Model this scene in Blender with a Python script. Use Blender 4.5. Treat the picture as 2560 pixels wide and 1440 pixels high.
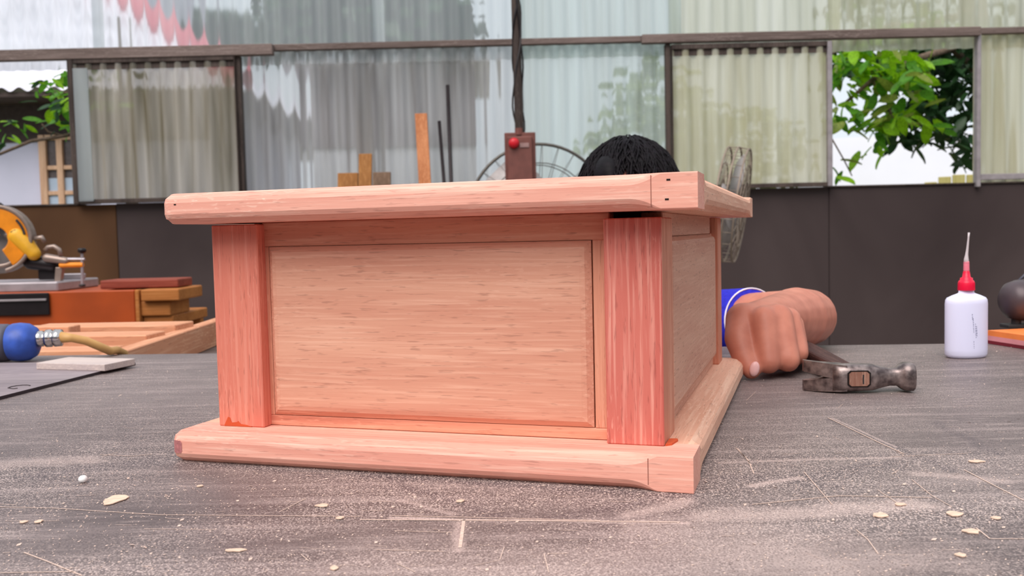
import bpy, bmesh, math, random
from mathutils import Vector, Matrix
for o in list(bpy.data.objects): bpy.data.objects.remove(o)
S = bpy.context.scene; C = S.collection
random.seed(7)
# ------------------------------------------------------------------ camera
FPX, PITCH, ROLL, CH = 2334.6, .05766, .02355, .154          # table top is z = 0, x right, y away
Fw = Vector((0, math.cos(PITCH), -math.sin(PITCH))); Rw = Vector((1, 0, 0)); Uw = Vector((0, math.sin(PITCH), math.cos(PITCH)))
R2 = Rw*math.cos(ROLL) - Uw*math.sin(ROLL); U2 = Rw*math.sin(ROLL) + Uw*math.cos(ROLL)
cam = bpy.data.cameras.new('camera'); camo = bpy.data.objects.new('camera', cam); C.objects.link(camo)
M = Matrix((R2, U2, -Fw)).transposed().to_4x4(); M.translation = Vector((0, 0, CH)); camo.matrix_world = M
cam.sensor_width = 36; cam.lens = FPX/2560*36; cam.clip_start = .02; cam.clip_end = 200
cam.dof.use_dof = True; cam.dof.focus_distance = .64; cam.dof.aperture_fstop = 18
S.camera = camo
# ------------------------------------------------------------------ sky, sun, exposure
w = bpy.data.worlds.new('sky'); S.world = w; w.use_nodes = True
bg = w.node_tree.nodes['Background']; bg.inputs[0].default_value = (.86, .93, 1, 1); bg.inputs[1].default_value = 1.0
sl = bpy.data.lights.new('hazy_sun', 'SUN'); so = bpy.data.objects.new('hazy_sun', sl); C.objects.link(so)
sl.energy = 3.2; sl.angle = math.radians(48); sl.color = (1, .92, .87)
so.rotation_euler = Vector((.26, .60, -.84)).to_track_quat('-Z', 'Y').to_euler(); so.location = (-2, -4, 5)
S.view_settings.view_transform = 'Standard'; S.view_settings.look = 'None'; S.view_settings.gamma = 1
S.view_settings.use_curve_mapping = False; S.view_settings.exposure = 0.0

def ray(px, py): return Fw + R2*((px-1280)/FPX) - U2*((py-720)/FPX)
def at(px, py, Y):
    q = ray(px, py); return Vector((0, 0, CH)) + q*(Y/q.y)
def gr(px, py, z=0):
    q = ray(px, py); return Vector((0, 0, CH)) + q*((z-CH)/q.z)
FLOOR = -.78
# ------------------------------------------------------------------ materials
def lin(c):
    def f(v):
        v /= 255; return v/12.92 if v <= .04045 else ((v+.055)/1.055)**2.4
    return (f(c[0]), f(c[1]), f(c[2]), 1)
class NT:
    def __init__(s, name):
        s.m = bpy.data.materials.new(name); s.m.use_nodes = True; s.t = s.m.node_tree; s.n = s.t.nodes
        s.b = s.n['Principled BSDF']; s.out = s.n['Material Output']
    def add(s, typ, **k):
        n = s.n.new(typ)
        for a, v in k.items(): setattr(n, a, v)
        return n
    def link(s, a, b): s.t.links.new(a, b)
    def coord(s, scale=(1, 1, 1), rot=(0, 0, 0)):
        tc = s.add('ShaderNodeTexCoord'); mp = s.add('ShaderNodeMapping')
        mp.inputs['Scale'].default_value = scale; mp.inputs['Rotation'].default_value = rot
        s.link(tc.outputs['Object'], mp.inputs['Vector']); return mp.outputs[0]
    def noise(s, scale=(1, 1, 1), det=3, dist=0, rot=(0, 0, 0), rough=.5):
        n = s.add('ShaderNodeTexNoise'); n.inputs['Scale'].default_value = 1; n.inputs['Detail'].default_value = det
        n.inputs['Distortion'].default_value = dist; n.inputs['Roughness'].default_value = rough
        s.link(s.coord(scale, rot), n.inputs['Vector']); return n.outputs[0]
    def ramp(s, f, a, b, ca=(0, 0, 0, 1), cb=(1, 1, 1, 1)):
        r = s.add('ShaderNodeValToRGB'); e = r.color_ramp.elements
        e[0].position = a; e[1].position = b; e[0].color = ca; e[1].color = cb; s.link(f, r.inputs[0]); return r.outputs[0]
    def mix(s, f, a, b, mode='MIX'):
        n = s.add('ShaderNodeMix', data_type='RGBA', blend_type=mode)
        for sock, v in ((n.inputs[0], f), (n.inputs[6], a), (n.inputs[7], b)):
            if isinstance(v, (int, float)): sock.default_value = v
            elif isinstance(v, tuple): sock.default_value = v
            else: s.link(v, sock)
        return n.outputs[2]
    def mul(s, a, b):
        n = s.add('ShaderNodeMath', operation='MULTIPLY')
        for sock, v in ((n.inputs[0], a), (n.inputs[1], b)):
            if isinstance(v, (int, float)): sock.default_value = v
            else: s.link(v, sock)
        return n.outputs[0]
    def bump(s, h, strength=.3, dist=.001):
        b = s.add('ShaderNodeBump'); b.inputs['Strength'].default_value = strength; b.inputs['Distance'].default_value = dist
        s.link(h, b.inputs['Height']); s.link(b.outputs[0], s.b.inputs['Normal'])
    def set(s, col=None, rough=.5, metal=0, spec=.4):
        if col is not None:
            if isinstance(col, tuple): s.b.inputs['Base Color'].default_value = col
            else: s.link(col, s.b.inputs['Base Color'])
        s.b.inputs['Roughness'].default_value = rough; s.b.inputs['Metallic'].default_value = metal
        s.b.inputs['Specular IOR Level'].default_value = spec
        return s.m
def plain(name, c, rough=.5, metal=0, spec=.4, var=.12, scale=25):
    t = NT(name); a = lin(c); f = t.noise((scale,)*3, 3)
    lo = tuple(v*(1-var) for v in a[:3])+(1,); hi = tuple(min(1, v*(1+var)) for v in a[:3])+(1,)
    return t.set(t.ramp(f, .35, .65, lo, hi), rough, metal, spec)
def wood(name, base, dark, light, axis=0, rough=.62, k=1., bump=.35):
    t = NT(name)
    def sc(al, ac): return tuple(al*k if i == axis else ac*k for i in range(3))
    band = t.noise(sc(2.2, 26), 4, .6)
    c = t.mix(t.ramp(band, .36, .66), lin(dark), lin(base))
    fib = t.noise(sc(14, 420), 3, .2)
    c = t.mix(t.mul(t.ramp(fib, .50, .72), .55), c, lin(light))
    fl = t.noise(sc(110, 620), 2, .4)
    gate = t.ramp(t.noise(sc(6, 14), 2), .45, .62)
    c = t.mix(t.mul(t.mul(t.ramp(fl, .58, .66), gate), .55), c, lin(light))
    fd = t.noise(sc(70, 700), 2, .3, rot=(.02, .02, .02))
    c = t.mix(t.mul(t.ramp(fd, .60, .70), .40), c, lin(tuple(v*.72 for v in dark)))
    t.bump(fib, bump, .0006)
    return t.set(c, rough, 0, .25)
MT = {}
MT['rail'] = wood('planed_pink_wood_rail', (242, 180, 160), (226, 154, 136), (252, 210, 190), 0)
MT['rail_y'] = wood('planed_pink_wood_side_rail', (236, 186, 160), (220, 164, 138), (248, 210, 184), 1)
MT['post'] = wood('salmon_red_wood_post', (212, 120, 106), (196, 98, 87), (248, 182, 164), 2)
MT['postL'] = wood('salmon_wood_plain_post', (226, 138, 116), (212, 118, 100), (240, 164, 144), 2)
MT['panel'] = wood('tan_pink_wood_panel', (226, 168, 142), (210, 146, 122), (244, 194, 168), 0)
MT['frame'] = wood('reddish_wood_frame', (222, 152, 124), (196, 118, 96), (238, 178, 150), 0)
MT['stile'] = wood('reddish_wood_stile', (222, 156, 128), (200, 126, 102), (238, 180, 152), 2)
MT['side'] = wood('dull_tan_wood_side', (218, 170, 146), (206, 152, 130), (230, 186, 162), 1, bump=.15)
MT['chipped'] = plain('raw_orange_wood', (200, 84, 44), .7)
MT['darkhole'] = plain('dark_hole', (22, 10, 8), .9)
MT['pencil'] = plain('pencil_line', (150, 92, 78), .8)
MT['endgrain'] = plain('mauve_end_grain', (178, 112, 112), .8, var=.25, scale=260)

t = NT('dusty_dark_table_top')
TBO = Vector((0, .4, 0))                                   # table object origin on plan
def seg_mask(pa, pb, wd, soft=1.):
    A = gr(*pa)-TBO; B = gr(*pb)-TBO; A.z = B.z = 0; d = B-A; L2 = d.length_squared
    geo = t.add('ShaderNodeTexCoord'); nz = t.add('ShaderNodeTexNoise'); nz.inputs['Scale'].default_value = 30; t.link(geo.outputs['Object'], nz.inputs['Vector'])
    def vm(op, a, b=None, c_=None):
        n = t.add('ShaderNodeVectorMath', operation=op)
        for i, v in enumerate((a, b, c_)):
            if v is None: continue
            if isinstance(v, (tuple, Vector)): n.inputs[i].default_value = tuple(v)
            elif isinstance(v, (int, float)): n.inputs[3].default_value = v
            else: t.link(v, n.inputs[i] if not (op == 'SCALE' and i == 1) else n.inputs[3])
        return n
    p = vm('MULTIPLY', geo.outputs['Object'], (1, 1, 0)).outputs[0]
    q = vm('SUBTRACT', nz.outputs['Color'], (.5, .5, .5)).outputs[0]; q = vm('MULTIPLY', q, (wd*1.6, wd*1.6, 0)).outputs[0]; p = vm('ADD', p, q).outputs[0]
    ap = vm('SUBTRACT', p, tuple(A)).outputs[0]; dt = vm('DOT_PRODUCT', ap, tuple(d)).outputs['Value']
    m = t.add('ShaderNodeMath', operation='MULTIPLY', use_clamp=True); t.link(dt, m.inputs[0]); m.inputs[1].default_value = 1/L2
    pr = vm('SCALE', tuple(d), m.outputs[0]).outputs[0]; ln = vm('DISTANCE', ap, pr).outputs['Value']
    mr = t.add('ShaderNodeMapRange', interpolation_type='SMOOTHSTEP'); t.link(ln, mr.inputs[0]); mr.inputs[1].default_value = wd*.15; mr.inputs[2].default_value = wd; mr.inputs[3].default_value = 1; mr.inputs[4].default_value = 0
    return mr.outputs[0]
c = t.mix(t.ramp(t.noise((2.2, 3.2, 1), 4, .6), .35, .66), lin((90, 79, 79)), lin((124, 111, 109)))
c = t.mix(t.mul(t.ramp(t.noise((5, 70, 1), 4, .3), .52, .72), .40), c, lin((182, 164, 160)))
c = t.mix(t.mul(t.ramp(t.noise((30, 260, 1), 3, .5), .55, .7), .35), c, lin((188, 170, 164)))
for pa, pb, wd, k in (((905, 1178), (1240, 1290), .007, .55), ((1700, 1235), (1380, 1300), .009, .5), ((1820, 1190), (2080, 1215), .012, .5), ((2000, 1195), (2250, 1160), .016, .6), ((2080, 1050), (2380, 1178), .007, .55), ((2330, 1055), (2500, 1135), .009, .4),
                      ((1780, 1145), (2230, 1138), .004, .45), ((2230, 1130), (2500, 1135), .004, .4), ((1110, 1240), (700, 1180), .006, .3), ((100, 1190), (420, 1150), .02, .4), ((460, 1160), (1735, 1245), .007, .55)):  # last streak paints the box's contact shade along its front foot
    c = t.mix(t.mul(seg_mask(pa, pb, wd), k), c, lin((84, 74, 78)))
for pa, pb, wd, k in (((980, 1296), (1720, 1308), .0035, .75), ((1150, 1305), (1145, 1375), .005, .5), ((1780, 1290), (2300, 1262), .018, .5), ((1880, 1215), (2000, 1195), .005, .6), ((2300, 1185), (2500, 1200), .01, .4), ((1800, 1156), (2250, 1143), .004, .45), ((2080, 1045), (2240, 1118), .0022, .5),
                      ((0, 1160), (220, 1150), .02, .35), ((1130, 1285), (1000, 1250), .004, .4), ((1720, 1255), (1560, 1290), .008, .45), ((900, 1420), (2300, 1400), .05, .22), ((1700, 1330), (2100, 1420), .05, .28)):
    c = t.mix(t.mul(seg_mask(pa, pb, wd), k), c, lin((214, 190, 182)))
den = t.ramp(t.noise((3.5, 6, 1), 4, .8), .34, .60)
sep = t.add('ShaderNodeSeparateXYZ'); t.link(t.coord(), sep.inputs[0]); fall = t.add('ShaderNodeMapRange', interpolation_type='SMOOTHSTEP')
t.link(sep.outputs[1], fall.inputs[0]); fall.inputs[1].default_value = .02; fall.inputs[2].default_value = .50; fall.inputs[3].default_value = 1; fall.inputs[4].default_value = .3
den = t.mul(den, fall.outputs[0])                          # sawdust has fallen mostly at the near side
c = t.mix(t.mul(t.ramp(t.noise((900, 900, 1), 2), .52, .62), t.mul(den, .95)), c, lin((226, 204, 196)))
c = t.mix(t.mul(t.ramp(t.noise((420, 420, 1), 2, rot=(0, 0, 1.1)), .60, .66), t.mul(den, .6)), c, lin((228, 204, 194)))
c = t.mix(t.mul(t.ramp(t.noise((1000, 1000, 1), 2, rot=(0, 0, .7)), .54, .64), .65), c, lin((62, 53, 54)))
t.bump(t.noise((300, 420, 1), 3), .2, .0006)
MT['table'] = t.set(c, .5, 0, .35)
MT['dust'] = plain('sawdust_pale', (216, 190, 176), .95, spec=.1, scale=400)
MT['chip'] = plain('pale_wood_chip', (228, 198, 176), .85, spec=.1, scale=200)
MT['smear'] = plain('dark_table_smear', (84, 74, 78), .55, scale=120)
MT['bead'] = plain('white_bead', (245, 242, 240), .4)

def sheet(name, tint, see, dirt, rough=.4):
    t = NT(name)
    streak = t.ramp(t.noise((14, 14, .9), 4, .4), .34, .70)
    col = t.mix(streak, lin(dirt), lin(tint))
    tr = t.add('ShaderNodeBsdfTranslucent'); t.link(col, tr.inputs[0])
    df = t.add('ShaderNodeBsdfDiffuse'); t.link(col, df.inputs[0])
    rf = t.add('ShaderNodeBsdfRefraction'); rf.inputs['Roughness'].default_value = rough; rf.inputs['IOR'].default_value = 1.022
    rf.inputs[0].default_value = (.92, .95, .95, 1)
    gl = t.add('ShaderNodeBsdfGlossy'); gl.inputs['Roughness'].default_value = .28
    m1 = t.add('ShaderNodeMixShader'); m1.inputs[0].default_value = .40; t.link(tr.outputs[0], m1.inputs[1]); t.link(df.outputs[0], m1.inputs[2])
    m2 = t.add('ShaderNodeMixShader'); m2.inputs[0].default_value = see; t.link(m1.outputs[0], m2.inputs[1]); t.link(rf.outputs[0], m2.inputs[2])
    m3 = t.add('ShaderNodeMixShader'); m3.inputs[0].default_value = .05; t.link(m2.outputs[0], m3.inputs[1]); t.link(gl.outputs[0], m3.inputs[2])
    t.link(m3.outputs[0], t.out.inputs[0]); return t.m
MT['sheet_clear'] = sheet('clear_fibreglass_sheet', (232, 238, 240), .50, (200, 206, 210))
MT['sheet_mid'] = sheet('milky_fibreglass_sheet', (224, 224, 226), .42, (170, 166, 166))
MT['sheet_aqua'] = sheet('aqua_fibreglass_sheet', (222, 236, 234), .30, (196, 206, 200))
MT['sheet_green'] = sheet('yellow_green_fibreglass_sheet', (236, 236, 218), .22, (206, 206, 178))
MT['sheet_dingy'] = sheet('dingy_olive_fibreglass_sheet', (206, 198, 186), .16, (128, 118, 94))
MT['sheet_cream'] = sheet('cream_mossy_fibreglass_sheet', (236, 234, 214), .12, (204, 198, 164))

MT['frame_wood'] = wood('weathered_grey_wood', (120, 104, 98), (84, 70, 64), (150, 134, 128), 0, k=.4)
MT['frame_dark'] = wood('dark_weathered_wood', (78, 66, 60), (52, 42, 38), (100, 86, 80), 2, k=.4)
MT['frame_grey'] = plain('grey_aluminium_strip', (150, 142, 144), .45, .2)
t = NT('dark_wall_board'); c = t.mix(t.ramp(t.noise((1.2, 1.2, .8), 4, .5), .35, .68), lin((50, 40, 40)), lin((70, 59, 58)))
MT['wall_dark'] = t.set(c, .7, 0, .2)
t = NT('brown_wall_board'); c = t.mix(t.ramp(t.noise((1.6, 1.6, .9), 4, .5), .35, .68), lin((66, 42, 24)), lin((102, 70, 44)))
MT['wall_brown'] = t.set(c, .7, 0, .2)
t = NT('concrete_floor'); c = t.mix(t.ramp(t.noise((3, 3, 3), 5), .35, .65), lin((110, 104, 98)), lin((140, 134, 126)))
MT['floor'] = t.set(c, .85)
t = NT('yard_ground'); c = t.mix(t.ramp(t.noise((1, 1, 1), 5), .4, .62), lin((90, 104, 60)), lin((150, 136, 112)))
MT['ground'] = t.set(c, .95)
MT['white_roof'] = plain('white_roof_sheet', (228, 226, 236), .45, scale=3)
MT['red_cap'] = plain('red_roof_capping', (206, 96, 110), .6)
MT['house_wall'] = plain('pale_lilac_wall', (206, 206, 226), .8, scale=2, var=.05)
MT['eave'] = plain('dark_eave_board_and_shade', (70, 58, 54), .8)
MT['win_wood'] = wood('tan_window_wood', (214, 176, 146), (186, 146, 118), (230, 196, 166), 2, k=.3)
t = NT('window_glass_bluish'); t.set((.45, .55, .68, 1), .08, 0, .8); MT['pane'] = t.m
MT['pane_dark'] = plain('dark_window_pane', (96, 88, 88), .15, spec=.6)
MT['leaf_a'] = None
def leafmat(name, c, tr=.45):
    t = NT(name); col = t.ramp(t.noise((9, 9, 9), 2), .35, .65, lin(tuple(v*.82 for v in c)), lin(c)); t.set(col, .45, 0, .4)
    tl = t.add('ShaderNodeBsdfTranslucent'); t.link(col, tl.inputs[0])
    m = t.add('ShaderNodeMixShader'); m.inputs[0].default_value = tr; t.link(t.b.outputs[0], m.inputs[1]); t.link(tl.outputs[0], m.inputs[2])
    t.link(m.outputs[0], t.out.inputs[0]); return t.m
MT['leaf_a'] = leafmat('bright_lime_leaf', (150, 205, 30)); MT['leaf_b'] = leafmat('mid_green_leaf', (96, 160, 44))
MT['leaf_c'] = leafmat('dark_green_leaf', (46, 82, 44), .3); MT['leaf_d'] = leafmat('yellow_green_leaf', (150, 168, 70))
MT['bark'] = plain('grey_brown_bark', (110, 92, 78), .9, scale=40, var=.3)
MT['yellow_fence'] = wood('yellowish_fence_board', (206, 196, 130), (176, 164, 96), (226, 216, 156), 2, k=.3)
MT['shed'] = plain('grey_shed_wall', (150, 144, 150), .8, scale=3, var=.1); MT['white_wall'] = plain('white_far_wall', (232, 234, 244), .8, scale=1, var=.03)
MT['black_metal'] = plain('black_metal', (34, 28, 30), .4, .3)
MT['dark_rod'] = plain('dark_steel_rod', (40, 32, 34), .45, .4)
MT['cage'] = plain('grey_fan_wire', (96, 90, 84), .4, .5); MT['cage_tan'] = plain('tan_grey_fan_wire', (142, 126, 112), .5, .2)
MT['fan_blade'] = plain('smoky_fan_blade', (168, 160, 158), .35)
MT['brown_box'] = plain('red_brown_switch_board', (112, 66, 58), .55)
MT['red'] = plain('red_push_button', (190, 22, 36), .35)
MT['mauve'] = plain('mauve_label_plate', (150, 118, 114), .5)
MT['plank_orange'] = wood('orange_brown_plank', (196, 128, 84), (166, 98, 56), (216, 152, 106), 2, k=.4)
MT['plank_brown'] = wood('brown_offcut', (166, 112, 58), (132, 84, 40), (190, 136, 84), 2, k=.4)
MT['plank_grey'] = wood('grey_brown_offcut', (130, 104, 84), (104, 80, 62), (150, 124, 104), 2, k=.4)
MT['skin'] = None
t = NT('tanned_skin'); c = t.mix(t.ramp(t.noise((45, 45, 45), 3), .35, .66), lin((190, 118, 98)), lin((208, 134, 112)))
t.bump(t.noise((500, 500, 500), 2), .12, .0006); t.b.inputs['Subsurface Weight'].default_value = .08
t.b.inputs['Subsurface Radius'].default_value = (.01, .004, .002); t.b.inputs['Subsurface Scale'].default_value = .5
MT['skin'] = t.set(c, .5, 0, .35)
MT['nail'] = plain('pale_pink_nail', (246, 190, 186), .3)
t = NT('black_hair'); f = t.noise((60, 60, 400), 3); t.bump(f, .35, .001)
MT['hair'] = t.set(t.ramp(f, .35, .7, lin((10, 7, 9)), lin((24, 18, 24))), .6, 0, .15)
MT['blue_cloth'] = plain('royal_blue_knit', (52, 52, 190), .85, scale=300, spec=.1)
MT['white_trim'] = plain('white_trim', (236, 226, 240), .7)
MT['trouser'] = plain('charcoal_cloth', (50, 48, 54), .9, scale=200)
MT['eye_white'] = plain('eye_white', (235, 230, 225), .2); MT['eye_dark'] = plain('dark_iris', (40, 24, 18), .2)
t = NT('worn_steel'); f = t.noise((120, 120, 120), 4); c = t.ramp(f, .35, .68, lin((92, 80, 80)), lin((168, 152, 148)))
t.bump(t.noise((220, 220, 220), 3), .25, .0006); MT['steel'] = t.set(c, .4, .75, .5)
MT['hammer_wood'] = wood('hammer_wood', (150, 108, 92), (110, 72, 60), (184, 148, 130), 2)
MT['handle_dark'] = wood('dark_handle_wood', (84, 56, 52), (60, 38, 36), (106, 76, 70), 1)
t = NT('milky_plastic_bottle'); t.set(lin((222, 222, 246)), .35, 0, .4); t.b.inputs['Subsurface Weight'].default_value = .35
t.b.inputs['Subsurface Radius'].default_value = (.02, .02, .02); t.b.inputs['Subsurface Scale'].default_value = .5; MT['bottle'] = t.m
MT['bottle_cap'] = plain('red_plastic_cap', (226, 12, 58), .35, var=.05)
t = NT('clear_plastic_nozzle'); t.set((.9, .82, .84, 1), .2, 0, .5); t.b.inputs['Transmission Weight'].default_value = .45; MT['nozzle'] = t.m
MT['nozzle_pink'] = plain('pink_nozzle_collar', (234, 128, 146), .35)
MT['print'] = plain('grey_print', (128, 128, 160), .8)
MT['blue_plastic'] = plain('blue_plastic_grip', (52, 84, 170), .4, var=.2, scale=60)
MT['grey_rubber'] = plain('grey_rubber_body', (78, 76, 88), .5, var=.2, scale=40)
MT['chrome'] = plain('chrome_coupler', (206, 200, 198), .18, 1)
MT['hose'] = plain('tan_air_hose', (196, 150, 92), .5)
MT['grey_sheet'] = wood('grey_thin_board', (150, 136, 140), (128, 116, 120), (172, 158, 158), 0, k=.4)
MT['edge_shade_pencil'] = plain('edge_shade_and_pencil', (56, 44, 48), .8)
MT['offcut_pale'] = wood('pale_offcut', (206, 188, 180), (188, 172, 170), (224, 206, 196), 0)
MT['lumber'] = wood('sawn_pink_lumber', (222, 160, 124), (198, 132, 98), (240, 190, 154), 0, k=.5)
MT['lumber_y'] = wood('sawn_tan_lumber', (214, 158, 122), (194, 134, 100), (232, 184, 148), 1, k=.5)
MT['orange_paint'] = plain('burnt_orange_paint', (166, 68, 16), .5, var=.18, scale=6)
MT['saw_orange'] = plain('orange_saw_housing', (238, 142, 24), .4)
MT['saw_yellow'] = plain('amber_saw_housing', (222, 164, 40), .4)
MT['saw_metal'] = plain('cast_grey_metal', (150, 132, 122), .4, .5)
MT['saw_silver'] = plain('silver_saw_table', (176, 168, 172), .35, .5)
MT['dark_red_plank'] = wood('dark_red_plank', (150, 72, 54), (118, 50, 38), (170, 92, 72), 0, k=.4)
MT['tan_block'] = wood('tan_block', (186, 118, 60), (156, 92, 42), (206, 140, 84), 0, k=.4)
MT['orange_board'] = plain('orange_painted_board', (236, 130, 66), .5)
MT['pink_board'] = plain('pink_board_side', (214, 140, 146), .6)
MT['maroon'] = plain('maroon_board_side', (112, 26, 40), .6)
MT['motor'] = plain('dark_grey_motor', (84, 72, 76), .4, .2)
MT['table_edge'] = plain('table_edge_board', (104, 84, 76), .8)
MT['iron'] = plain('dark_iron', (60, 56, 56), .6, .4)

# ------------------------------------------------------------------ mesh helpers
def mesh(name, vs, fs, mat, parent=None, smooth=False):
    me = bpy.data.meshes.new(name); me.from_pydata([tuple(v) for v in vs], [], fs)
    bm = bmesh.new(); bm.from_mesh(me); bmesh.ops.recalc_face_normals(bm, faces=bm.faces); bm.to_mesh(me); bm.free()
    o = bpy.data.objects.new(name, me); C.objects.link(o)
    if mat: me.materials.append(mat if not isinstance(mat, str) else MT[mat])
    if smooth:
        for p in me.polygons: p.use_smooth = True
    if parent: o.parent = parent
    return o
def copyob(o, parent=None, name=None):
    c = o.copy(); C.objects.link(c); c.parent = parent
    if name: c.name = name
    return c
def thing(name, loc=(0, 0, 0), rz=0, label=None, cat=None, group=None, kind=None):
    o = bpy.data.objects.new(name, None); C.objects.link(o); o.location = loc; o.rotation_euler = (0, 0, rz); o.empty_display_size = .05
    return tag(o, label, cat, group, kind)
def tag(o, label=None, cat=None, group=None, kind=None):
    for k, v in (('label', label), ('category', cat), ('group', group), ('kind', kind)):
        if v: o[k] = v
    return o
class MB:
    def __init__(s): s.v = []; s.f = []
    def add(s, vs, fs):
        n = len(s.v); s.v += [Vector(v) for v in vs]; s.f += [tuple(i+n for i in f) for f in fs]; return s
    def box(s, lo, hi, rot=None, c=None):
        x0, y0, z0 = lo; x1, y1, z1 = hi
        vs = [Vector(p) for p in ((x0,y0,z0),(x1,y0,z0),(x1,y1,z0),(x0,y1,z0),(x0,y0,z1),(x1,y0,z1),(x1,y1,z1),(x0,y1,z1))]
        if rot is not None:
            c = Vector(c) if c else (vs[0]+vs[6])/2
            vs = [c + rot @ (v-c) for v in vs]
        return s.add(vs, [(0,3,2,1),(4,5,6,7),(0,1,5,4),(1,2,6,5),(2,3,7,6),(3,0,4,7)])
    def tube(s, pts, rad, n=10, cap=True):
        pts = [Vector(p) for p in pts]; k = len(pts)
        if not isinstance(rad, (list, tuple)): rad = [rad]*k
        up = None; vs = []; fs = []
        for i, p in enumerate(pts):
            d = (pts[min(i+1, k-1)] - pts[max(i-1, 0)]).normalized()
            if up is None: up = Vector((0, 0, 1)) if abs(d.z) < .9 else Vector((1, 0, 0))
            a = d.cross(up).normalized(); up = a.cross(d).normalized()
            for j in range(n):
                t = 2*math.pi*j/n; vs.append(p + (a*math.cos(t)+up*math.sin(t))*rad[i])
        for i in range(k-1):
            for j in range(n): fs.append((i*n+j, i*n+(j+1) % n, (i+1)*n+(j+1) % n, (i+1)*n+j))
        if cap: fs += [tuple(range(n))[::-1], tuple(range((k-1)*n, k*n))]
        return s.add(vs, fs)
    def ring(s, c, ax, R, r, n=40, m=6):
        c = Vector(c); ax = Vector(ax).normalized(); a = ax.orthogonal().normalized(); b = ax.cross(a); vs = []; fs = []
        for i in range(n):
            t = 2*math.pi*i/n; d = a*math.cos(t)+b*math.sin(t)
            for j in range(m):
                q = 2*math.pi*j/m; vs.append(c + d*(R+r*math.cos(q)) + ax*(r*math.sin(q)))
        for i in range(n):
            for j in range(m): fs.append((i*m+j, ((i+1) % n)*m+j, ((i+1) % n)*m+(j+1) % m, i*m+(j+1) % m))
        return s.add(vs, fs)
    def lathe(s, prof, n=24, c=(0, 0, 0), ax=(0, 0, 1), sy=1.):
        c = Vector(c); q = Vector(ax).normalized().to_track_quat('Z', 'Y'); vs = []; fs = []; k = len(prof)
        for r, z in prof:
            for j in range(n):
                t = 2*math.pi*j/n; vs.append(c + q @ Vector((r*math.cos(t), r*math.sin(t)*sy, z)))
        for i in range(k-1):
            for j in range(n): fs.append((i*n+j, i*n+(j+1) % n, (i+1)*n+(j+1) % n, (i+1)*n+j))
        fs += [tuple(range(n))[::-1], tuple(range((k-1)*n, k*n))]
        return s.add(vs, fs)
    def ell(s, c, r, n=16, rot=None):
        vs = []; fs = []; c = Vector(c); m = n//2
        for i in range(1, m):
            p = math.pi*i/m
            for j in range(n):
                t = 2*math.pi*j/n; v = Vector((r[0]*math.sin(p)*math.cos(t), r[1]*math.sin(p)*math.sin(t), r[2]*math.cos(p)))
                vs.append(c + (rot @ v if rot is not None else v))
        for v in (Vector((0, 0, r[2])), Vector((0, 0, -r[2]))): vs.append(c + (rot @ v if rot is not None else v))
        a, b = len(vs)-2, len(vs)-1
        for i in range(m-2):
            for j in range(n): fs.append((i*n+j, (i+1)*n+j, (i+1)*n+(j+1) % n, i*n+(j+1) % n))
        for j in range(n): fs.append((a, j, (j+1) % n)); fs.append((b, (m-2)*n+(j+1) % n, (m-2)*n+j))
        return s.add(vs, fs)
    def cap(s, p0, p1, r0, r1, n=14, flat1=False):
        p0 = Vector(p0); p1 = Vector(p1); d = (p1-p0); L = d.length; d.normalize()
        prof = [(r0*math.sin(a), -r0*math.cos(a)) for a in (math.pi*i/10 for i in range(1, 6))]
        if flat1: prof += [(r1, L)]
        else: prof += [(r1*math.cos(a), L+r1*math.sin(a)) for a in (math.pi*i/10 for i in range(0, 5))]
        return s.lathe(prof, n, p0, d)
    def prism(s, pts, z0, z1, tf=None):
        n = len(pts); vs = [Vector((x, y, z0)) for x, y in pts] + [Vector((x, y, z1)) for x, y in pts]
        if tf is not None: vs = [tf @ v for v in vs]
        return s.add(vs, [tuple(range(n))[::-1], tuple(range(n, 2*n))] + [(i, (i+1) % n, n+(i+1) % n, n+i) for i in range(n)])
    def out(s, name, mat, parent=None, smooth=False): return mesh(name, s.v, s.f, mat, parent, smooth)
def bevel(o, wd, seg=2):
    bm = bmesh.new(); bm.from_mesh(o.data)
    bmesh.ops.bevel(bm, geom=bm.edges[:], offset=wd, segments=seg, profile=.5, affect='EDGES', clamp_overlap=True)
    bm.to_mesh(o.data); bm.free(); return o
def bbox(name, lo, hi, mat, parent=None, bv=.001, rot=None, seg=1):
    o = MB().box(lo, hi, rot).out(name, mat, parent)
    return bevel(o, bv, seg) if bv else o
def remesh(o, voxel, it=5, fac=.5):
    m = o.modifiers.new('r', 'REMESH'); m.mode = 'VOXEL'; m.voxel_size = voxel; m.use_smooth_shade = True
    m = o.modifiers.new('s', 'SMOOTH'); m.iterations = it; m.factor = fac
    bpy.context.view_layer.update()
    dg = bpy.context.evaluated_depsgraph_get(); me = bpy.data.meshes.new_from_object(o.evaluated_get(dg))
    mats = list(o.data.materials); o.modifiers.clear(); o.data = me
    if not me.materials:
        for x in mats: me.materials.append(x)
    for p in me.polygons: p.use_smooth = True
    return o
RX = lambda a: Matrix.Rotation(a, 3, 'X'); RY = lambda a: Matrix.Rotation(a, 3, 'Y'); RZ = lambda a: Matrix.Rotation(a, 3, 'Z')
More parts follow.
